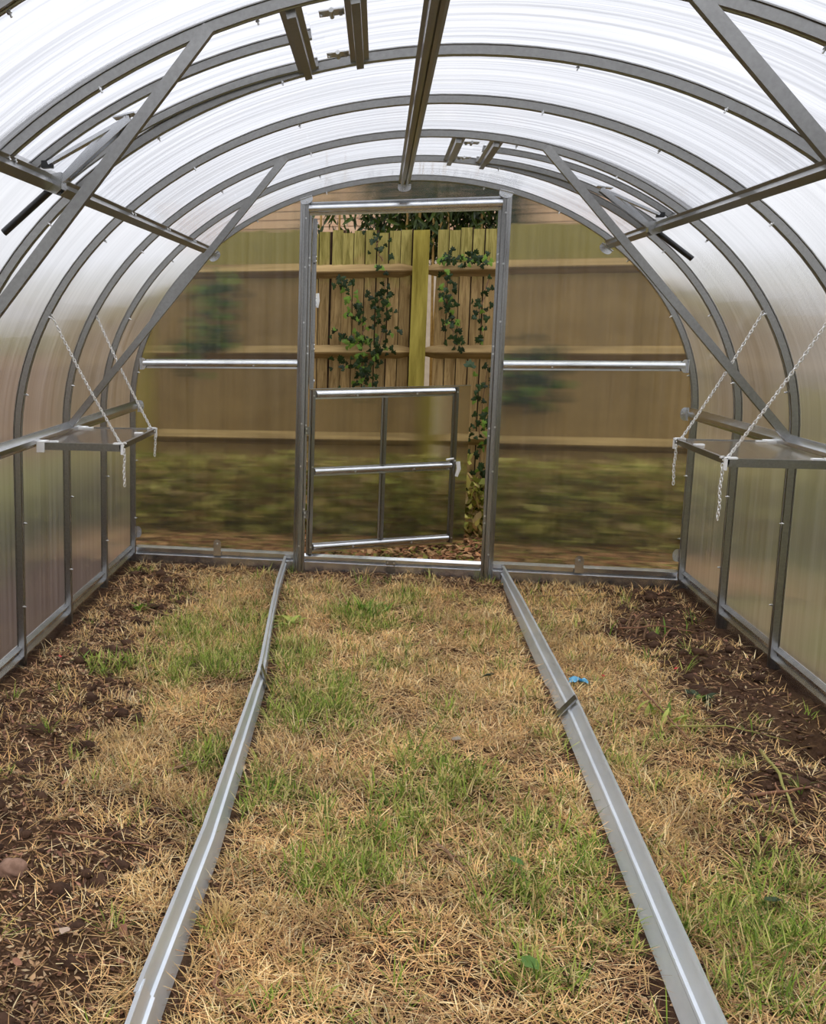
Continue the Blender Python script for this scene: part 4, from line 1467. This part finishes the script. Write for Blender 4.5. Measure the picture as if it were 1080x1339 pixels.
twig('brown stem lying on soil by the far right sill', [(.70, -.35), (.85, -.33), (1.0, -.28)], .005, MT['twig'])
twig('straw coloured stem left of the far left edging', [(-1.2, -1.0), (-1.05, -1.15), (-.9, -1.22)], .004, MT['twig'])

MT['dl1'] = leafy('dead_leaf_pale', False, lin(196, 172, 150), .15, .7, .1)
MT['dl2'] = leafy('dead_leaf_pink', False, lin(176, 126, 100), .15, .7, .15)
MT['dl3'] = leafy('dead_leaf_green', False, lin(96, 128, 60), .25, .6, .15)
MT['dl4'] = leafy('petal_red', False, lin(214, 72, 70), .2, .6, .1)
MT['dl5'] = leafy('paper_white', False, lin(232, 230, 222), .1, .6, .02)


def ground_leaf(name, label, cat, x, y, s, mat, grp=None, kind='oval', lift=.016, tilt=.35):
    b = MB()
    out = [(0, 0), (.2, .15), (.32, .42), (.24, .75), (0, 1.0), (-.24, .75), (-.32, .42), (-.2, .15)]
    vs = [(px, py - .5, random.uniform(.0, .10) + .18 * abs(px)) for px, py in out] + [(0, -.05, -.02)]
    b.add(vs, [(8, i, (i + 1) % 8) for i in range(8)])
    me = bpy.data.meshes.new(name); me.from_pydata(b.v, [], b.f); me.materials.append(mat)
    o = obj(name, me, None, (x, y, hz(x, y) + lift), (random.uniform(-tilt, tilt), random.uniform(-tilt, tilt), random.uniform(0, 6.28)), (s, s, s))
    tag(o, label, cat, grp)
    return o


ground_leaf('dead_leaf', 'pale grey dead leaf on the bare litter at bottom left', 'leaf', -.762, -3.794, .04, MT['dl1'], 'leaves on the ground')
ground_leaf('dead_leaf', 'pinkish dead leaf upright beside the left edging near the bottom', 'leaf', -.641, -3.738, .036, MT['dl2'], 'leaves on the ground', tilt=.9)
ground_leaf('dead_leaf', 'dark green leaf in dry grass right of the near edging', 'leaf', .861, -3.272, .045, MT['ivy_d'], 'leaves on the ground', lift=.04)
ground_leaf('fallen_leaf', 'grey green leaf in the grass between the edgings', 'leaf', .283, -3.226, .042, MT['dl3'], 'leaves on the ground', lift=.04)
ground_leaf('fallen_leaf', 'long green leaf in dry grass near the bottom centre', 'leaf', .256, -3.673, .05, MT['dl3'], 'leaves on the ground', lift=.04)
ground_leaf('fallen_leaf', 'wide green leaf on the thatch in the middle of the path', 'leaf', .36, -1.72, .06, MT['ivy_d'], 'leaves on the ground', lift=.03)
ground_leaf('paper_scrap', 'crumpled white scrap in the middle of the path', 'scrap', .191, -2.416, .042, MT['dl5'], lift=.03, tilt=.8)
ground_leaf('petal', 'red petal scrap on soil by the left wall', 'petal', -1.33, -2.0, .022, MT['dl4'], 'red petals', lift=.03)
ground_leaf('petal', 'red petal scrap beside the blue plastic', 'petal', .80, -1.62, .024, MT['dl4'], 'red petals', lift=.03)
ground_leaf('petal', 'red petal scrap on the soil by the right wall', 'petal', 1.10, -1.48, .020, MT['dl4'], 'red petals', lift=.03)
for j, (x, y) in enumerate([(-.93, -3.18), (-.88, -3.42), (-.80, -3.56), (-.70, -3.60), (-1.0, -3.02), (-.62, -3.84), (-.9, -3.72), (-.84, -3.9)]):
    ground_leaf('dead_leaf', 'small tan dead leaf in the bare litter at lower left', 'leaf', x, y, .026, MT['dl2'], 'small tan leaves in the lower left litter', tilt=.6)

# blue plastic scrap: crumpled little sheet
b = MB()
nn = 7
vs = []
for i in range(nn):
    for j in range(nn):
        vs.append(((i / 6 - .5) * .07 + random.uniform(-.004, .004), (j / 6 - .5) * .05 + random.uniform(-.004, .004), .012 + random.uniform(0, .03) * (1 - abs(i - 3) / 4)))
fs = [(i * nn + j, i * nn + j + 1, (i + 1) * nn + j + 1, (i + 1) * nn + j) for i in range(nn - 1) for j in range(nn - 1)]
o = b.add(vs, fs).build('plastic_scrap', MT['blue']); o.location = (.695, -1.70, hz(.695, -1.70) + .008)
tag(o, 'crumpled light blue plastic scrap beside the right edging', 'scrap')

# brown clod at the left edge
def lump(name, x, y, r, mat, label, cat):
    import bmesh
    bm = bmesh.new(); bmesh.ops.create_icosphere(bm, subdivisions=3, radius=1)
    for v in bm.verts:
        f = 1 + .22 * math.sin(v.co.x * 3.1 + 1) * math.cos(v.co.y * 2.7) + .12 * math.sin(v.co.z * 6 + v.co.x * 5)
        v.co = Vector((v.co.x * r * 1.45 * f, v.co.y * r * f, v.co.z * r * .75 * f))
    me = bpy.data.meshes.new(name); bm.to_mesh(me); bm.free(); me.materials.append(mat)
    me.polygons.foreach_set('use_smooth', [True] * len(me.polygons))
    o = obj(name, me, None, (x, y, hz(x, y) + r * .45)); tag(o, label, cat)


lump('stone', -.985, -3.53, .032, MT['stone'], 'rounded brown stone in the litter at the left edge', 'stone')


# leafy weeds
def weed(label, x, y, n, L_, w, cols, spread=.03, lean=(.2, 1.0)):
    root = empty('weed', (x, y, hz(x, y))); tag(root, label, 'weed', 'weeds on the floor')
    for i in range(n):
        a = random.uniform(0, 2 * PI); l_ = L_ * random.uniform(.7, 1.2); th = random.uniform(*lean)
        c = random.choice(cols)
        b = MB()
        hd_ = Vector((math.cos(a), math.sin(a), 0)); sd = Vector((-math.sin(a), math.cos(a), 0))
        p = Vector((random.gauss(0, spread), random.gauss(0, spread), -.004)); ps = [p]
        for s in range(4):
            t = th + .25 * s
            p = p + (hd_ * math.sin(t) + Vector((0, 0, 1)) * math.cos(t)) * (l_ / 4); ps.append(p)
        ws = [.5, .9, 1, .7, .05]
        vs = []
        for q, f in zip(ps, ws):
            vs += [q - sd * w * f + Vector((0, 0, .15 * w * f)), q, q + sd * w * f + Vector((0, 0, .15 * w * f))]
        fs = []
        for s in range(4):
            for k in (0, 1):
                fs.append((s * 3 + k, s * 3 + k + 1, s * 3 + k + 4, s * 3 + k + 3))
        me = bpy.data.meshes.new('leaf'); me.from_pydata([tuple(v) for v in vs], [], fs); me.materials.append(c)
        me.polygons.foreach_set('use_smooth', [True] * len(me.polygons))
        obj('leaf', me, root)


MT['wy'] = leafy('weed_yellow_green', False, lin(182, 190, 96), .3, .5, .15)
MT['wg'] = leafy('weed_green', False, lin(112, 146, 50), .3, .5, .2)
weed('cut yellow-green weed stump with stubby leaves right of the joint clip', .89, -2.0, 18, .085, .008, [MT['wy'], MT['wy'], MT['wg']], .045, (.0, .7))
weed('lush dark green grass clump in the far middle of the path', -.135, -.83, 46, .14, .0032, [MT['wg'], MT['wg'], MT['wg'], MT['wy']], .05, (.1, .9))
weed('broad-leaved pale weed beside the far left edging', -.49, -1.05, 16, .075, .016, [MT['wy'], MT['wg']], .045, (.5, 1.2))
weed('small broad-leaved weed on the left soil by the wall rib', -1.22, -1.02, 6, .06, .014, [MT['wg']], .02, (.4, 1.1))
weed('yellow-green sprouts on the soil by the left wall', -1.2, -1.98, 14, .08, .005, [MT['wy'], MT['wg']], .06, (.2, 1.0))
weed('green weed on dark soil by the right wall', 1.12, -1.72, 9, .06, .014, [MT['wg'], MT['ivy_d']], .025, (.4, 1.1))
weed('cut stalks standing in soil by the right corner', 1.06, -.92, 12, .14, .004, [MT['twig_red'], MT['wg'], MT['twig']], .06, (.0, .35))
weed('tan grass tussock right of the left edging near the bottom', -.43, -3.62, 70, .09, .0016, [leafy('tussock', False, lin(214, 182, 120), .3, .7, .2)], .02, (.1, .9))
